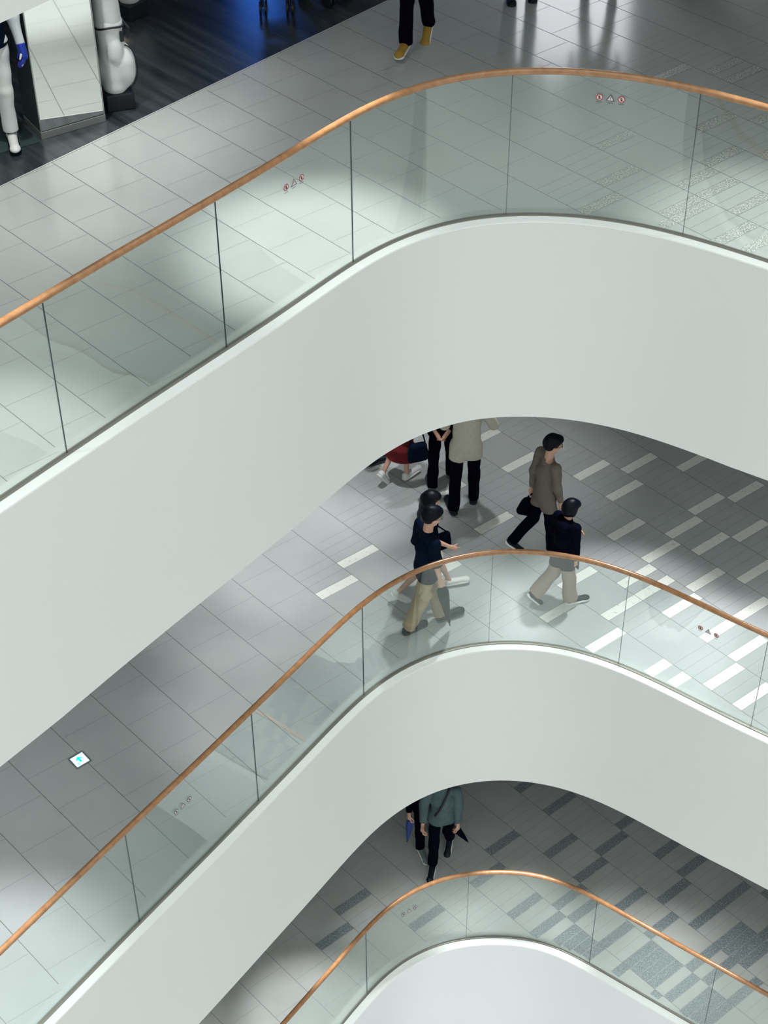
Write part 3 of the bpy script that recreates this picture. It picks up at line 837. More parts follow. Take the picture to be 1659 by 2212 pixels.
    # ---- top
    if top:
        kind, m, sleeve, hem = top
        F = Field(lo, hi, 0.009)
        fat = dict(tee=.012, sweater=.016, loose=.020, jacket=.024)[kind]
        hz = pel + tu * hem * k
        F.cone(O(pel - tu * .05 * k), O(chest), (0.108 + fat) * k, (0.098 + fat) * k, 0.03, squash=(l, 1.22))
        F.ell(O(pel + up * .01), ((0.112 + fat) * k, (0.134 + fat) * k, 0.15 * k), 0.03)
        for s in 'RL':
            F.cone(O(J['hip' + s]), O(J['hip' + s] * .45 + J['knee' + s] * .55), (0.088 + fat * .6) * k, (0.088 + fat * .6) * k, 0.04)
        F.cone(O(chest), O(sh - tu * .035 * k), (0.098 + fat) * k, (0.062 + fat * .6) * k, 0.04, squash=(l, 1.40))
        F.halfspace(O(hz), -tu)
        for s in 'RL':
            F.cone(O(sh - tu * .01), O(J['sho' + s]), (0.052 + fat * .5) * k, (0.050 + fat * .5) * k, 0.03)
            if sleeve <= 1:
                F.cone(O(J['sho' + s]), O(J['sho' + s] + (J['elb' + s] - J['sho' + s]) * sleeve), (0.052 + fat * .6) * k, (0.056 + fat) * k, 0.02, flat=True)
            else:
                F.cone(O(J['sho' + s]), O(J['elb' + s]), (0.052 + fat * .6) * k, (0.045 + fat * .8) * k, 0.02)
                F.cone(O(J['elb' + s]), O(J['elb' + s] + (J['wri' + s] - J['elb' + s]) * (sleeve - 1)), (0.045 + fat * .8) * k, (0.031 + fat * .6) * k, 0.015, flat=True)
        if kind in ('sweater', 'loose', 'tee'):
            F.cone(O(nb - tu * .03), O(nb + tu * .012), (0.068) * k, (0.063) * k, 0.015, flat=True)
        else:
            F.cone(O(nb - tu * .04), O(nb + tu * .035), (0.080) * k, (0.070) * k, 0.015, flat=True)
        if extra == 'hood':
            F.ell(O(nb - tf * .085 * k - tu * .01), (0.07, 0.115, 0.075), 0.03)
        F.folds(0.005 if kind != 'jacket' else 0.007, seed + 7, 1.2)
        field_obj({'tee': 't_shirt', 'sweater': 'sweater', 'loose': 'top', 'jacket': 'jacket'}[kind], F, m, root)
    if vest:
        F = Field(lo, hi, 0.009)
        F.cone(O(pel - tu * .03), O(chest), 0.132 * k, 0.126 * k, 0.03, squash=(l, 1.22))
        F.cone(O(chest), O(sh - tu * .03), 0.126 * k, 0.09 * k, 0.04, squash=(l, 1.5))
        F.halfspace(O(pel + tu * .0), -tu)
        F.folds(0.004, seed, 1.2)
        field_obj('vest', F, vest, root)
    if glove:
        for s, sg in (('L', 1),):
            d = J['fo' + s]; n_ = -l * sg - d * float((-l * sg) @ d); n_ /= np.linalg.norm(n_)
            w = np.cross(d, n_); W = J['wri' + s]
            F = Field(O(W) - .22, O(W) + .22, 0.006)
            F.cone(O(W - d * .03), O(W + d * .08 * k), 0.038 * k, 0.040 * k, 0.01, squash=(w, 1.5), flat0=True)
            for i, (oo, ln) in enumerate(((.031, .074), (.0105, .084), (-.0105, .079), (-.031, .062))):
                c = r(curl) * (0.55 + .12 * i)
                b0 = W + d * .092 * k + w * oo * k
                d1 = d * math.cos(c) + n_ * math.sin(c); d2 = d * math.cos(2.1 * c) + n_ * math.sin(2.1 * c)
                b1 = b0 + d1 * ln * .52 * k
                F.cone(O(b0 - d * .02), O(b1), 0.021 * k, 0.020 * k, 0.004); F.cone(O(b1), O(b1 + d2 * ln * .5 * k), 0.020 * k, 0.018 * k, 0.003)
            t0 = W + d * .03 * k + w * .028 * k; td_ = d * .72 + w * .5 + n_ * .45; td_ /= np.linalg.norm(td_)
            F.cone(O(t0), O(t0 + td_ * .08 * k), 0.026 * k, 0.022 * k, 0.008)
            field_obj('glove', F, glove, root)
    if bag_strap is not None:
        bm = bmesh.new()
        a0 = O(sh + l * sw * bag_strap * .62 + tu * .075 * k); n = 26; P = []
        for i in range(n + 1):
            t = 2 * math.pi * i / n
            c = O(pel * .42 + sh * .58); ax1 = (O(sh + l * sw * bag_strap * .55 + tu * .08) - c); 
            P.append(c + ax1 * math.cos(t) * 1.0 + tf * math.sin(t) * 0.150 * k)
        add_tube(bm, P, 0.015, seg=8, caps=False)
        bm_obj('crossbody_strap', bm, RUB_B, root, smooth=True)
    # ---- shoes
    if shoes:
        style, m, sole = shoes
        for s in 'RL':
            td, fu, he, ba = J['toe' + s], J['fup' + s], J['heel' + s], J['ball' + s]
            sd = np.cross(fu, td)
            cc = O((he + ba) / 2)
            F = Field(cc - .25, cc + .25, 0.006)
            F.cone(O(he + fu * .045 + td * .03), O(ba + fu * .034 + td * .03), 0.041 * k, 0.036 * k, 0.02, squash=(sd, 1.08))
            F.cone(O(he + fu * .05 + td * .035), O(J['ank' + s] + fu * (-.012 if style == 'low' else .05)), 0.043 * k, 0.041 * k, 0.02, flat=True)
            F.ell(O(ba + fu * .030 + td * .045), np.array((0.055, 0.047, 0.032)) * k, 0.02, np.stack([td, sd, fu], 1))
            F.halfspace(O(he + fu * .018), -fu)
            so = field_obj('shoe', F, m, root)
            F = Field(cc - .25, cc + .25, 0.006)
            F.cone(O(he + fu * .013 + td * .03), O(ba + fu * .013 + td * .045), 0.046 * k, 0.051 * k, 0.01, squash=(sd, 1.02))
            F.halfspace(O(he), -fu); F.halfspace(O(he + fu * .024), fu)
            field_obj('sole', F, sole, so)
    if socks:
        for s in 'RL':
            F = Field(O(J['ank' + s]) - .2, O(J['ank' + s]) + .2, 0.006)
            F.cone(O(J['ank' + s] - (J['ank' + s] - J['knee' + s]) * .32), O(J['ank' + s] - J['fup' + s] * .015), 0.041 * k, 0.038 * k, 0.01, flat0=True)
            field_obj('sock', F, socks, root)
    if glasses:
        bm = bmesh.new()
        for sg in (-1, 1):
            add_tube(bm, [Hd(.102, sg * .031 + .022 * math.cos(t), .010 + .018 * math.sin(t)) for t in np.linspace(0, 2 * math.pi, 17)], 0.0022, seg=6)
            add_tube(bm, [Hd(.102, sg * .052, .014), Hd(.05, sg * .078, .012), Hd(-.005, sg * .082, .006)], 0.0022, seg=6)
        add_tube(bm, [Hd(.102, -.010, .014), Hd(.102, .010, .014)], 0.0022, seg=6)
        bm_obj('glasses', bm, RUB_B, root, smooth=True)
    # ---- put it in place
    an = J['heel' + anchor]
    c, s_ = math.cos(r(heading)), math.sin(r(heading))
    ax, ay = an[0] * c - an[1] * s_, an[0] * s_ + an[1] * c
    root.location = (at[0] - ax, at[1] - ay, floor + 0.001); root.rotation_euler = (0, 0, r(heading))
    Mx = Matrix.Translation(root.location) @ Matrix.Rotation(r(heading), 4, 'Z')
    root_pts = {kk: Mx @ Vector(O(v)) for kk, v in J.items() if kk[:3] not in ('toe', 'fup') and kk[:2] != 'fo'}
    return root, root_pts

# ---------------------------------------------------------------- the people
BLACK = mat('black_cloth', (0.0010, 0.0012, 0.006), 0.9, spec=0.04)
NAVY = mat('navy_black_cotton', (0.0018, 0.006, 0.016), 0.9, spec=0.05)
KHAKI = mat('khaki_cotton', (0.345, 0.26, 0.165), 0.85, spec=0.08, noise=(14, (0.28, 0.205, 0.125), 0.6))
CREAM = mat('cream_cotton', (0.55, 0.50, 0.38), 0.85, spec=0.08)
BEIGE_KNIT = mat('beige_fleece', (0.50, 0.47, 0.40), 0.9, spec=0.08, noise=(30, (0.43, 0.40, 0.33), 0.6))
BROWN_KNIT = mat('brown_grey_knit', (0.165, 0.135, 0.118), 0.9, spec=0.08, noise=(45, (0.12, 0.10, 0.09), 0.6))
ROSE_BEIGE = mat('rose_beige_twill', (0.29, 0.22, 0.185), 0.85, spec=0.08)
RED_SKIRT = mat('dark_red_wool', (0.135, 0.016, 0.020), 0.85, spec=0.08, noise=(8, (0.09, 0.010, 0.014), 0.6))
TEAL = mat('grey_teal_denim', (0.085, 0.125, 0.135), 0.85, spec=0.08, noise=(18, (0.06, 0.09, 0.10), 0.6))
WHITE_SHOE = mat('white_leather', (0.66, 0.66, 0.65), 0.5)
BLACK_SHOE = mat('black_leather', (0.003, 0.009, 0.014), 0.45, spec=0.2)
GREY_SHOE = mat('grey_green_suede', (0.12, 0.155, 0.155), 0.8)
YELLOW_SHOE = mat('mustard_suede', (0.34, 0.20, 0.022), 0.7)
MANN = mat('mannequin_white', (0.55, 0.56, 0.56), 0.4)
WHITE_CLOTH = mat('white_cotton', (0.68, 0.69, 0.68), 0.85, spec=0.08)
GREY_JERSEY = mat('pale_grey_jersey', (0.52, 0.55, 0.57), 0.85, spec=0.08)
BLUE_GLOVE = mat('blue_glove', (0.004, 0.025, 0.30), 0.6)

P = {}
P['khaki'] = person('man in dark navy T-shirt and khaki cargo trousers striding with a folded umbrella', 14, 1.73,
    hipL=(15, -3), kneeL=3, hipR=(-11, -3), kneeR=9, footR=-6, footL=5, toeR=-24, toeL=10, armR=(4, 4), elbR=8, armL=(-6, 4), elbL=14, lean=0, head=(-8, 16), twist=8,
    at=(.60, 13.79), anchor='L', top=('loose', NAVY, .95, -.09), bottom=('cargo', KHAKI, .98), shoes=('low', BLACK_SHOE, RUB_B), hair='short', glasses=True, seed=1, curl=55)
P['longhair'] = person('woman with long black hair, black top and cream shorts beside the khaki man', 27, 1.51,
    hipL=(17, -1), kneeL=4, hipR=(-14, -1), kneeR=22, footR=-40, footL=3, armR=(8, 6), elbR=48, armL=(-4, 6), elbL=20, lean=-1, head=(-16, 12),
    at=(.70, 14.36), other=(.22, 14.12), anchor='L', top=('loose', BLACK, .9, -.06), bottom=('shorts', CREAM, .86), shoes=('low', WHITE_SHOE, RUB_W), hair='long', female=True, seed=2)
P['beige'] = person('man in loose beige sweatshirt and black trousers seen from behind', 62, 1.80,
    hipL=(-11, 3), kneeL=6, hipR=(13, 2), kneeR=6, footL=0, toeL=20, armR=(12, 24), elbR=105, inR=40, armL=(8, 16), elbL=95, inL=40, lean=3,
    at=(.855, 15.59), other=(1.115, 16.05), anchor='L', top=('loose', BEIGE_KNIT, 1.85, -.17), bottom=('straight', BLACK), shoes=('low', BLACK_SHOE, RUB_B), seed=3)
P['clasped'] = person('person all in black with hands clasped behind the back', 58, 1.70,
    hipL=(-9, 2), kneeL=6, hipR=(15, 2), kneeR=6, toeL=15, armR=(-26, 5), elbR=-10, inR=72, armL=(-26, 5), elbL=-10, inL=72, lean=2,
    at=(.60, 16.02), other=(.86, 16.52), anchor='L', top=('loose', BLACK, 1.75, -.10), bottom=('straight', BLACK), shoes=('low', GREY_SHOE, GREY_SHOE), seed=4)
P['skirt'] = person('woman in a dark red skirt and white slip-on shoes walking away', 24, 1.60,
    hipR=(7, 0), kneeR=3, hipL=(-9, 0), kneeL=34, footL=-58, armR=(0, 8), elbR=15, armL=(0, 8), elbL=15, lean=2,
    at=(.246, 16.234), other=(.075, 16.22), anchor='R', top=('loose', BLACK, 1.9, -.02), skirt=(RED_SKIRT, .53, .185), shoes=('low', WHITE_SHOE, RUB_W), hair='long', female=True, seed=5)
P['hidden'] = person('person mostly hidden by the upper fascia, one black shoe showing', 24, 1.72,
    hipR=(10, 2), kneeR=3, hipL=(8, 2), kneeL=5, armR=(0, 8), armL=(0, 8), at=(-.20, 16.56), anchor='R',
    top=('loose', BLACK, 1.9, -.06), bottom=('straight', BLACK), shoes=('low', BLACK_SHOE, RUB_B), seed=6)
P['sweater'] = person('man in brown-grey sweater and black trousers, short black hair and glasses', 6, 1.66,
    hipR=(13, -2), kneeR=4, hipL=(-20, -2), kneeL=24, footL=-46, armR=(5, 3), elbR=10, armL=(-12, 4), elbL=10, lean=1, head=(-22, 12), twist=10,
    at=(1.92, 14.92), other=(1.57, 14.96), anchor='R', top=('sweater', BROWN_KNIT, 1.95, -.19), bottom=('straight', BLACK), shoes=('low', BLACK_SHOE, RUB_W), hair='short', glasses=True, seed=7)
P['hoodie'] = person('person in black hooded top and wide rose-beige trousers with black bobbed hair', 8, 1.46,
    hipR=(14, -1), kneeR=4, hipL=(-17, -2), kneeL=26, footL=-52, armR=(-2, 5), elbR=8, armL=(6, 12), elbL=88, inL=58, lean=2, head=(-24, 14), twist=24,
    at=(2.07, 14.046), other=(1.745, 14.07), anchor='R', top=('jacket', BLACK, 1.9, -.24), bottom=('wide', ROSE_BEIGE, .96), shoes=('low', BLACK_SHOE, RUB_W), hair='bob', female=True, seed=8, extra='hood')
P['teal'] = person('man in grey-teal jacket with black crossbody strap on the lower gallery', -122, 1.78,
    hipR=(14, -1), kneeR=4, hipL=(-10, -1), kneeL=18, footL=-22, armR=(10, 8), elbR=36, inR=10, armL=(2, 6), elbL=12, lean=2, head=(0, 5),
    at=(.640, 14.37), other=(.84, 14.60), anchor='R', floor=ZC, top=('jacket', TEAL, 1.92, -.09), bottom=('straight', BLACK, 1.0), shoes=('low', BLACK_SHOE, RUB_W), seed=9, bag_strap=1, curl=60)
P['behind'] = person('person in black holding a blue umbrella behind the teal jacket', -124, 1.70,
    hipR=(13, 2), kneeR=4, hipL=(-12, 2), kneeL=26, footL=-30, armR=(4, 14), elbR=18, armL=(0, 8), lean=2,
    at=(.450, 14.675), other=(.56, 14.97), anchor='R', floor=ZC, top=('loose', BLACK, 1.9, -.12), bottom=('straight', BLACK), shoes=('low', GREY_SHOE, RUB_W), seed=10, curl=60)
P['yellow'] = person('person in black trousers and mustard yellow trainers on the upper gallery', -103, 1.76,
    hipR=(12, 2), kneeR=8, hipL=(-8, -4), kneeL=22, footL=-34, toeR=4, armR=(0, 8), armL=(8, 8), at=(.262, 16.165), anchor='R', floor=ZA,
    top=('loose', BLACK, 1.9, -.06), bottom=('straight', BLACK, 1.06), shoes=('low', YELLOW_SHOE, RUB_W), seed=11)
P['window'] = person('person in dark clothes by the bright shop window, legs apart, mirrored in the upper floor', -95, 1.72,
    hipR=(2, 7), hipL=(2, 7), armR=(0, 10), armL=(0, 10), at=(2.22, 17.75), anchor='R', floor=ZA,
    top=('loose', BLACK, 1.9, -.06), bottom=('slim', BLACK), shoes=('low', BLACK_SHOE, RUB_B), seed=12)
P['coat'] = person('person in long black coat by the bright shop window, mirrored in the upper floor', -90, 1.74,
    hipR=(2, 3), hipL=(2, 3), armR=(0, 10), armL=(0, 10), at=(3.18, 17.75), anchor='R', floor=ZA,
    top=('jacket', BLACK, 1.9, -.45), bottom=('wide', BLACK), shoes=('low', BLACK_SHOE, RUB_B), seed=13)
P['toe'] = person('person whose black shoe tip shows at the top edge of the photo', -92, 1.72,
    hipR=(6, 3), hipL=(0, 3), armR=(0, 10), armL=(0, 10), at=(1.39, 17.45), anchor='R', floor=ZA,
    top=('loose', BLACK, 1.9, -.06), bottom=('straight', BLACK), shoes=('low', BLACK_SHOE, RUB_B), seed=14)
P['mann'] = person('headless-looking shop mannequin in dark vest, white trousers and white golf shoes', -74, 1.82,
    hipR=(0, 5), hipL=(2, -1), kneeL=3, footL=0, armR=(0, 12), elbR=15, armL=(4, 12), elbL=12, at=(-3.455, 14.385), anchor='L', floor=ZA + 0.022,
    top=('tee', GREY_JERSEY, 1.95, .02), vest=NAVY, glove=BLUE_GLOVE, socks=NAVY, bottom=('straight', WHITE_CLOTH, .95), shoes=('low', WHITE_SHOE, NAVY), hair=None, name='mannequin', skin=[MANN, MANN, MANN], seed=15)
P['mann'][0]['label'] = 'shop mannequin in dark vest, white trousers and white golf shoes'

# ---------------------------------------------------------------- things carried
def folded_umbrella(label, hand, tip, m, fat=0.045, handle_len=0.10, group=None):
    """closed umbrella: grip above the hand, pleated canopy, bare tip"""
    hand, tip = Vector(hand), Vector(tip)
    ax = (tip - hand); L = ax.length
    root = empty('umbrella', hand, label=label, cat='umbrella', group=group)
    root.rotation_mode = 'QUATERNION'; root.rotation_quaternion = ax.to_track_quat('Z', 'Y')
    bm = bmesh.new()
    n = 32; prof = [(0.0, .35), (.03, .62), (.10, 1.0), (.25, .92), (.55, .62), (.80, .34), (.90, .20)]
    rings = []
    for t, rr in prof:
        ring = []
        for i in range(n):
            a = 2 * math.pi * i / n
            rad = fat * rr * (1 + 0.16 * math.cos(8 * a + 5 * t))
            ring.append(bm.verts.new((rad * math.cos(a), rad * math.sin(a), L * (.04 + t * .96))))
        rings.append(ring)
    for r0, r1 in zip(rings[:-1], rings[1:]):
        for i in range(n): bm.faces.new((r0[i], r0[(i + 1) % n], r1[(i + 1) % n], r1[i]))
    bm.faces.new(rings[0][::-1]); bm.faces.new(rings[-1])
    bm_obj('canopy', bm, m, root, smooth=True)
    bm = bmesh.new(); add_tube(bm, [(0, 0, -handle_len), (0, 0, 0), (0, 0, L * .06)], [.013, .014, .010], seg=12)
    bm_obj('grip', bm, RUB_B, root, smooth=True)
    bm = bmesh.new(); add_tube(bm, [(0, 0, L * .88), (0, 0, L * .97), (0, 0, L)], [.008, .006, .004], seg=10)
    bm_obj('ferrule', bm, RUB_B, root, smooth=True)
    return root

DARK_NYLON = mat('dark_green_black_nylon', (0.002, 0.010, 0.014), 0.6, spec=0.15)
BLUE_NYLON = mat('blue_nylon', (0.035, 0.055, 0.20), 0.6, spec=0.2)
g = P['khaki'][1]['gripR']
folded_umbrella('long dark folded umbrella held by the man in khaki trousers', g, (.735, 13.66, ZB + .05), DARK_NYLON, 0.06, 0.06)
g = P['teal'][1]['gripL']
folded_umbrella('short black folded umbrella held by the man in the grey-teal jacket', g, g + Vector((.17, -.02, -.27)), BLACK, 0.045, 0.05)
g = P['behind'][1]['gripR']
folded_umbrella('blue folded umbrella held by the person behind the teal jacket', g, g + Vector((-.05, -.06, -.42)), BLUE_NYLON, 0.05, 0.05)

def handbag(name, label, c, size, m, rz=0.0, handle=0.10, strap_to=None, cat='bag', tilt=0.0):
    root = empty(name, c, rz, label=label, cat=cat)
    root.rotation_euler = (0, tilt, rz)
    sx, sy, sz = size
    F = Field(np.array((-sx, -sy, -sz)) * .5 - .06, np.array((sx, sy, sz)) * .5 + .06, 0.006)
    for zz, ww in ((-sz * .34, 1.0), (0, .98), (sz * .34, .86)):
        F.cone((-sx * .5 * ww + sy * .42, 0, zz), (sx * .5 * ww - sy * .42, 0, zz), sy * .48, sy * .48, .05)
    F.folds(0.003, 4, 1.4)
    field_obj('pouch', F, m, root)
    bm = bmesh.new()
    if strap_to is None:
        add_tube(bm, [(sx * .34 * math.cos(t), 0, sz * .42 + handle * math.sin(t)) for t in np.linspace(0, math.pi, 15)], 0.010, seg=8)
    else:
        inv = Matrix.Translation(c) @ Matrix.Rotation(rz, 4, 'Z') @ Matrix.Rotation(tilt, 4, 'Y')
        q = inv.inverted() @ Vector(strap_to)
        add_tube(bm, [(-sx * .4, 0, sz * .35), (q.x * .6 - sx * .16, q.y * .6, q.z * .6), q, (q.x * .6 + sx * .16, q.y * .6, q.z * .6), (sx * .4, 0, sz * .35)], 0.009, seg=8)
    bm_obj('strap', bm, m, root, smooth=True)
    return root

g = P['sweater'][1]['gripL']
handbag('handbag', 'small black handbag swinging behind the man in the brown-grey sweater', g + Vector((-.035, -.01, -.20)), (.24, .11, .20), BLACK, .3, .13, tilt=.45)
s_ = P['skirt'][1]['shoR']
handbag('shoulder_bag', 'dark navy shoulder bag beside the dark red skirt', (.41, 15.96, ZB + .70), (.25, .11, .25), NAVY, .3, strap_to=s_ + Vector((0, 0, .07)))
s_ = P['longhair'][1]['shoR']
handbag('shoulder_bag', 'black shoulder bag at the elbow of the long-haired woman', (.655, 14.22, ZB + .84), (.20, .09, .22), BLACK, .5, strap_to=s_ + Vector((0, 0, .06)))
# phone with its lit screen
SCREEN = mat('lit_phone_screen', (0.05, 0.2, 0.4), 0.2, emit=((0.10, 0.55, 1.0), 5.0))
root = empty('smartphone', P['hoodie'][1]['gripR'] + Vector((.02, -.005, .02)), .5, 'smartphone with bright blue screen held by the person in the black hooded top', 'phone')
bm = bmesh.new(); add_box(bm, (0, 0, 0), (.012, .072, .15), bevel=.004); bm_obj('case', bm, BLACK_SHOE, root)
bm = bmesh.new(); add_box(bm, (.0068, 0, 0), (.001, .064, .138)); bm_obj('screen', bm, SCREEN, root)

# ---------------------------------------------------------------- sports shop display
MIRROR = mat('mirror', (0.86, 0.87, 0.85), 0.03, metallic=1.0)
DARK_SIDE = mat('dark_grey_green_panel', (0.035, 0.055, 0.055), 0.3)
STEEL = mat('brushed_steel', (0.42, 0.43, 0.42), 0.35, metallic=0.8)
bl = np.array((-3.176, 14.366)); br = np.array((-2.62, 14.713)); e = br - bl; wd = float(np.hypot(*e)); e /= wd
nb_ = np.array((-e[1], e[0])); dp = 0.40; rz = math.atan2(e[1], e[0])
c = (bl + br) / 2 + nb_ * dp / 2
root = empty('mirror_box', (c[0], c[1], ZA + .004), rz, 'tall mirror-faced display box standing on the dark boards beside the mannequin', 'mirror')
bm = bmesh.new(); add_box(bm, (0, .004, 1.20), (wd, dp - .008, 2.26), bevel=.004); bm_obj('carcass', bm, DARK_SIDE, root)
bm = bmesh.new(); add_box(bm, (0, -dp / 2 + .001, 1.20), (wd - .02, .008, 2.24)); bm_obj('mirror_face', bm, MIRROR, root)
bm = bmesh.new()
for sx in (-1, 1): add_box(bm, (sx * (wd / 2 - .006), -dp / 2 - .002, 1.20), (.012, .012, 2.26), bevel=.002)
bm_obj('edge_trim', bm, STEEL, root)
bm = bmesh.new(); add_box(bm, (0, -.004, .036), (wd + .006, dp + .012, .072), bevel=.003); bm_obj('plinth', bm, STEEL, root)

root = empty('display_platform', (-3.62, 14.42, ZA + .004), rz, 'low dark base board under the mannequin', 'base')
bm = bmesh.new(); add_box(bm, (0, 0, .009), (.62, .66, .018), bevel=.003); bm_obj('board', bm, DARK_SIDE, root)

BAG_WHITE = mat('white_bag_vinyl', (0.70, 0.71, 0.71), 0.42, bump=(26, .25))
BAG_BLACK = mat('black_bag_piping', (0.006, 0.007, 0.012), 0.5)
def golf_bag(label, loc, rz):
    root = empty('golf_bag', loc, rz, label, 'golf bag', 'white golf bags in the shop')
    F = Field((-.30, -.26, .10), (.34, .26, 1.30), 0.009)
    F.cone((0, 0, .24), (0, 0, .78), .125, .118, .03)
    F.cone((0, 0, .74), (0, 0, .84), .118, .135, .02)
    F.ell((.095, -.03, .42), (.115, .115, .23), .03)
    F.ell((-.07, .04, .40), (.10, .10, .19), .03)
    F.ell((.02, -.10, .60), (.08, .06, .12), .02)
    F.halfspace((0, 0, .17), (0, 0, -1)); F.folds(.002, 5, 1.6)
    field_obj('bag_body', F, BAG_WHITE, root)
    F = Field((-.22, -.22, .80), (.22, .22, 1.34), 0.009)
    F.cone((0, 0, .85), (-.01, 0, 1.16), .128, .118, .02, flat0=True); F.ell((-.01, 0, 1.17), (.118, .118, .10), .03); F.folds(.003, 8, 1.2)
    field_obj('rain_hood', F, BAG_WHITE, root)
    bm = bmesh.new()
    add_tube(bm, [(.142 * math.cos(t), .142 * math.sin(t), .845 + .012 * math.sin(3 * t)) for t in np.linspace(0, 2 * math.pi, 33)], .010, seg=8)
    bm_obj('hood_zip', bm, BAG_BLACK, root, smooth=True)
    bm = bmesh.new()
    add_tube(bm, [(.095 + .118 * math.sin(a) + .006, -.03 - .05, .42 + .225 * math.cos(a)) for a in np.linspace(0.15, 2.9, 22)], .007, seg=8)
    bm_obj('pocket_piping', bm, BAG_BLACK, root, smooth=True)
    bm = bmesh.new()
    add_box(bm, (.10, -.10, .74), (.035, .02, .10), bevel=.005)
    add_tube(bm, [(.13, -.03, .86), (.175, -.06, .80), (.16, -.07, .70)], .012, seg=8)
    bm_obj('strap_clip', bm, BAG_BLACK, root)
    bm = bmesh.new(); add_box(bm, (.02, 0, .085), (.27, .25, .17), bevel=.012); bm_obj('stand', bm, BAG_BLACK, root)
    return root
golf_bag('white golf bag standing on a black stand behind the mirror box', (-2.54, 15.02, ZA + .004), rz - .25)
golf_bag('second white golf bag further back, only its black stand in view', (-2.62, 16.98, ZA + .004), rz + .3)
WARM = mat('warm_uplight', (1, 0.9, 0.8), 0.4, emit=((1.0, 0.72, 0.5), 14.0))
GREY_POST = mat('grey_post', (0.22, 0.22, 0.21), 0.5)
root = empty('display_post', (-2.70, 16.45, ZA + .004), rz, 'slim grey post with a warm light at its foot behind the golf bag', 'post')
bm = bmesh.new(); add_box(bm, (0, 0, 1.15), (.085, .05, 2.30), bevel=.004); bm_obj('shaft', bm, GREY_POST, root)
bm = bmesh.new(); add_lathe(bm, [(.02, .0), (.034, .02), (.034, .06), (.01, .075)], 16, (0, -.055, .01)); bm_obj('lamp', bm, WARM, root, smooth=True)

CHROME = mat('chrome_tube', (0.7, 0.72, 0.74), 0.2, metallic=1.0)
def pushchair(label, c, rz, group='pushchairs at the shop edge'):
    root = empty('pushchair', (c[0], c[1], ZA + .004), rz, label, 'pushchair', group)
    for sx in (-.14, .14):
        for y, top in ((-.16, (sx, .12, .62)), (.20, (sx, -.02, .58))):
            bm = bmesh.new(); add_tube(bm, [(sx, y, .085), (sx, y * .5 + top[1] * .5, .34), top], .011, seg=10)
            lg = bm_obj('leg', bm, CHROME, root, smooth=True)
            for dx in (-.028, .028):
                bm = bmesh.new()
                add_tube(bm, [(sx + dx - .011, y, .075), (sx + dx + .011, y, .075)], .072, seg=24)
                add_tube(bm, [(sx + dx - .014, y, .075), (sx + dx + .014, y, .075)], .03, seg=16)
                bm_obj('wheel', bm, BAG_BLACK, lg)
    F = Field((-.26, -.34, .2), (.26, .34, 1.15), 0.01)
    F.cone((-.12, -.10, .44), (.12, -.10, .44), .07, .07, .03); F.cone((-.12, .04, .45), (.12, .04, .45), .06, .06, .03)
    F.cone((-.12, .12, .50), (-.10, .22, .92), .05, .045, .04); F.cone((.12, .12, .50), (.10, .22, .92), .05, .045, .04)
    F.cone((0, .12, .50), (0, .22, .92), .07, .06, .05)
    F.cone((-.13, -.18, .30), (.13, -.18, .30), .03, .03, .02)
    field_obj('seat', F, BLACK, root)
    bm = bmesh.new(); add_tube(bm, [(-.14, .12, .62), (-.15, .30, 1.0), (0, .33, 1.03), (.15, .30, 1.0), (.14, .12, .62)], .012, seg=10); bm_obj('handlebar', bm, CHROME, root, smooth=True)
    bm = bmesh.new(); add_box(bm, (0, .03, .24), (.30, .26, .10), bevel=.02); bm_obj('basket', bm, BLACK, root)
    return root
pushchair('black pushchair with double wheels parked on the dark boards, left of the pair', (-1.10, 17.14), .05)
pushchair('black pushchair with double wheels parked on the dark boards, right of the pair', (-.58, 17.36), .85)
root = empty('display_screen', (-1.55, 21.0, ZA + .004), 0, 'blue glowing display screen at the back of the shop', 'screen')
bm = bmesh.new(); add_box(bm, (0, 0, 1.15), (.6, .08, 2.2), bevel=.01); bm_obj('frame', bm, DARK_SIDE, root)
bm = bmesh.new(); add_box(bm, (0, -.043, 1.25), (.5, .004, 1.8)); bm_obj('screen', bm, M['blue_screen'], root)

# ---------------------------------------------------------------- glowing floor sign
SIGN_PANEL = mat('lit_sign_panel', (0.8, 1, 1), 0.4, emit=((0.50, 0.93, 1.0), 1.2))
SIGN_ARROW = mat('lit_sign_arrow', (0.0, 0.8, 0.9), 0.4, emit=((0.0, 0.72, 0.85), 1.0))
root = empty('floor_sign', (-3.190, 11.772, ZB + .002), math.atan2(.113, .135), 'small lit floor sign with a cyan arrow, set into the grey tiles', 'sign')
bm = bmesh.new()
for c_, s_ in (((0, .083, .004), (.182, .018, .008)), ((0, -.083, .004), (.182, .018, .008)), ((.083, 0, .004), (.018, .148, .008)), ((-.083, 0, .004), (.018, .148, .008))):
    add_box(bm, c_, s_, bevel=.001)
bm_obj('frame', bm, STEEL, root)
bm = bmesh.new(); add_box(bm, (0, 0, .003), (.148, .148, .004)); bm_obj('panel', bm, SIGN_PANEL, root)
bm = bmesh.new()
def flat(pts, z=.0056):
    return bm.faces.new([bm.verts.new((x, y, z)) for x, y in pts])
flat([(-.042, .012), (0.0, .052), (.042, .012), (.026, .006), (0, .030), (-.026, .006)][::-1])
flat([(-.011, -.030), (.011, -.030), (.011, .030), (0, .040), (-.011, .030)])
for yy in (-.050, -.042, -.034): flat([(-.052, yy), (-.022, yy), (-.022, yy + .005), (-.052, yy + .005)])
bm_obj('arrow', bm, SIGN_ARROW, root)

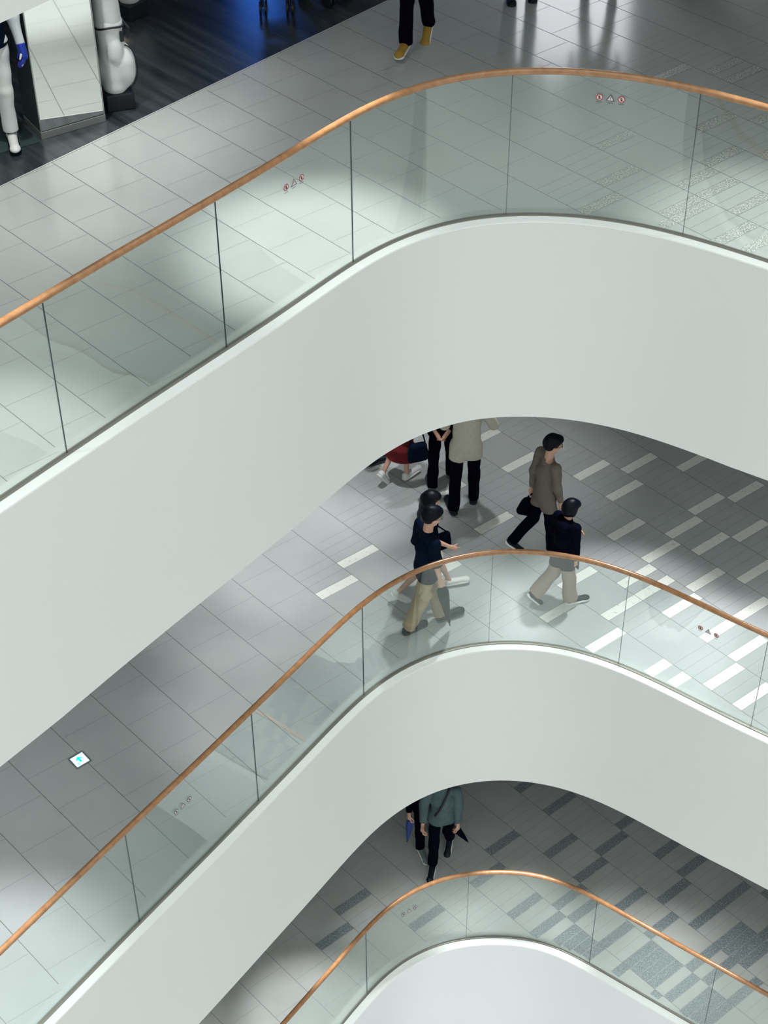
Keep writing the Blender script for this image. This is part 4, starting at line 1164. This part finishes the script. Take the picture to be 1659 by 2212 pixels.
# ---------------------------------------------------------------- safety stickers on the glass
def sticker_set(pane_obj, edge, z, s, h, red=True):
    """no-leaning disc, warning triangle, no-climbing disc, each with a short caption line"""
    R_ = M['sticker_red'] if red else M['sticker_black']
    def P3(ds, dz): x, y = edge.at(s + ds, -0.0092); return (x, y, z + h + dz)
    for ds, kind in ((-.092, 'disc'), (0, 'tri'), (.092, 'disc')):
        V = []; Fc = []; MI = []
        def poly(pp, mi, lift=0.0):
            b = len(V)
            for a_, b_ in pp:
                x, y = edge.at(s + ds + a_, -0.0092 - lift); V.append((x, y, z + h + b_))
            Fc.append(tuple(range(b, b + len(pp)))); MI.append(mi)
        if kind == 'disc':
            rad = .030
            poly([(rad * math.cos(t), rad * math.sin(t)) for t in np.linspace(0, 2 * math.pi, 25)[:-1]], 0)
            poly([(.023 * math.cos(t), .023 * math.sin(t)) for t in np.linspace(0, 2 * math.pi, 25)[:-1]], 1, .0006)
            poly([(-.006, -.016), (.004, -.016), (.008, .004), (.002, .018), (-.004, .016), (-.008, .0)], 2, .0010)
            poly([(-.019, .014), (-.015, .018), (.019, -.014), (.015, -.018)], 0, .0014)
        else:
            poly([(-.036, -.026), (.036, -.026), (0, .036)], 2)
            poly([(-.026, -.020), (.026, -.020), (0, .025)], 1, .0006)
            poly([(-.003, -.004), (.003, -.004), (.003, .012), (-.003, .012)], 2, .0010); poly([(-.003, -.014), (.003, -.014), (.003, -.009), (-.003, -.009)], 2, .0010)
        for i in range(5):
            a_ = -.022 + i * .009
            poly([(a_, -.046), (a_ + .006, -.046), (a_ + .006, -.040), (a_, -.040)], 2)
        o = mesh_obj('prohibition_sticker' if kind == 'disc' else 'warning_sticker', V, Fc, [R_, M['sticker_white'], M['sticker_black']], parent=pane_obj, midx=MI)
sticker_set(PANES['A', 2], EA, ZA, 3.20, 1.10)
sticker_set(PANES['A', 4], EA, ZA, 6.28, 1.16)
sticker_set(PANES['B', 1], EB, ZB, 2.05, 1.02, red=False)
sticker_set(PANES['B', 5], EB, ZB, 8.98, 1.07)
sticker_set(PANES['C', 1], EC, ZC, 1.28, 1.05, red=False)
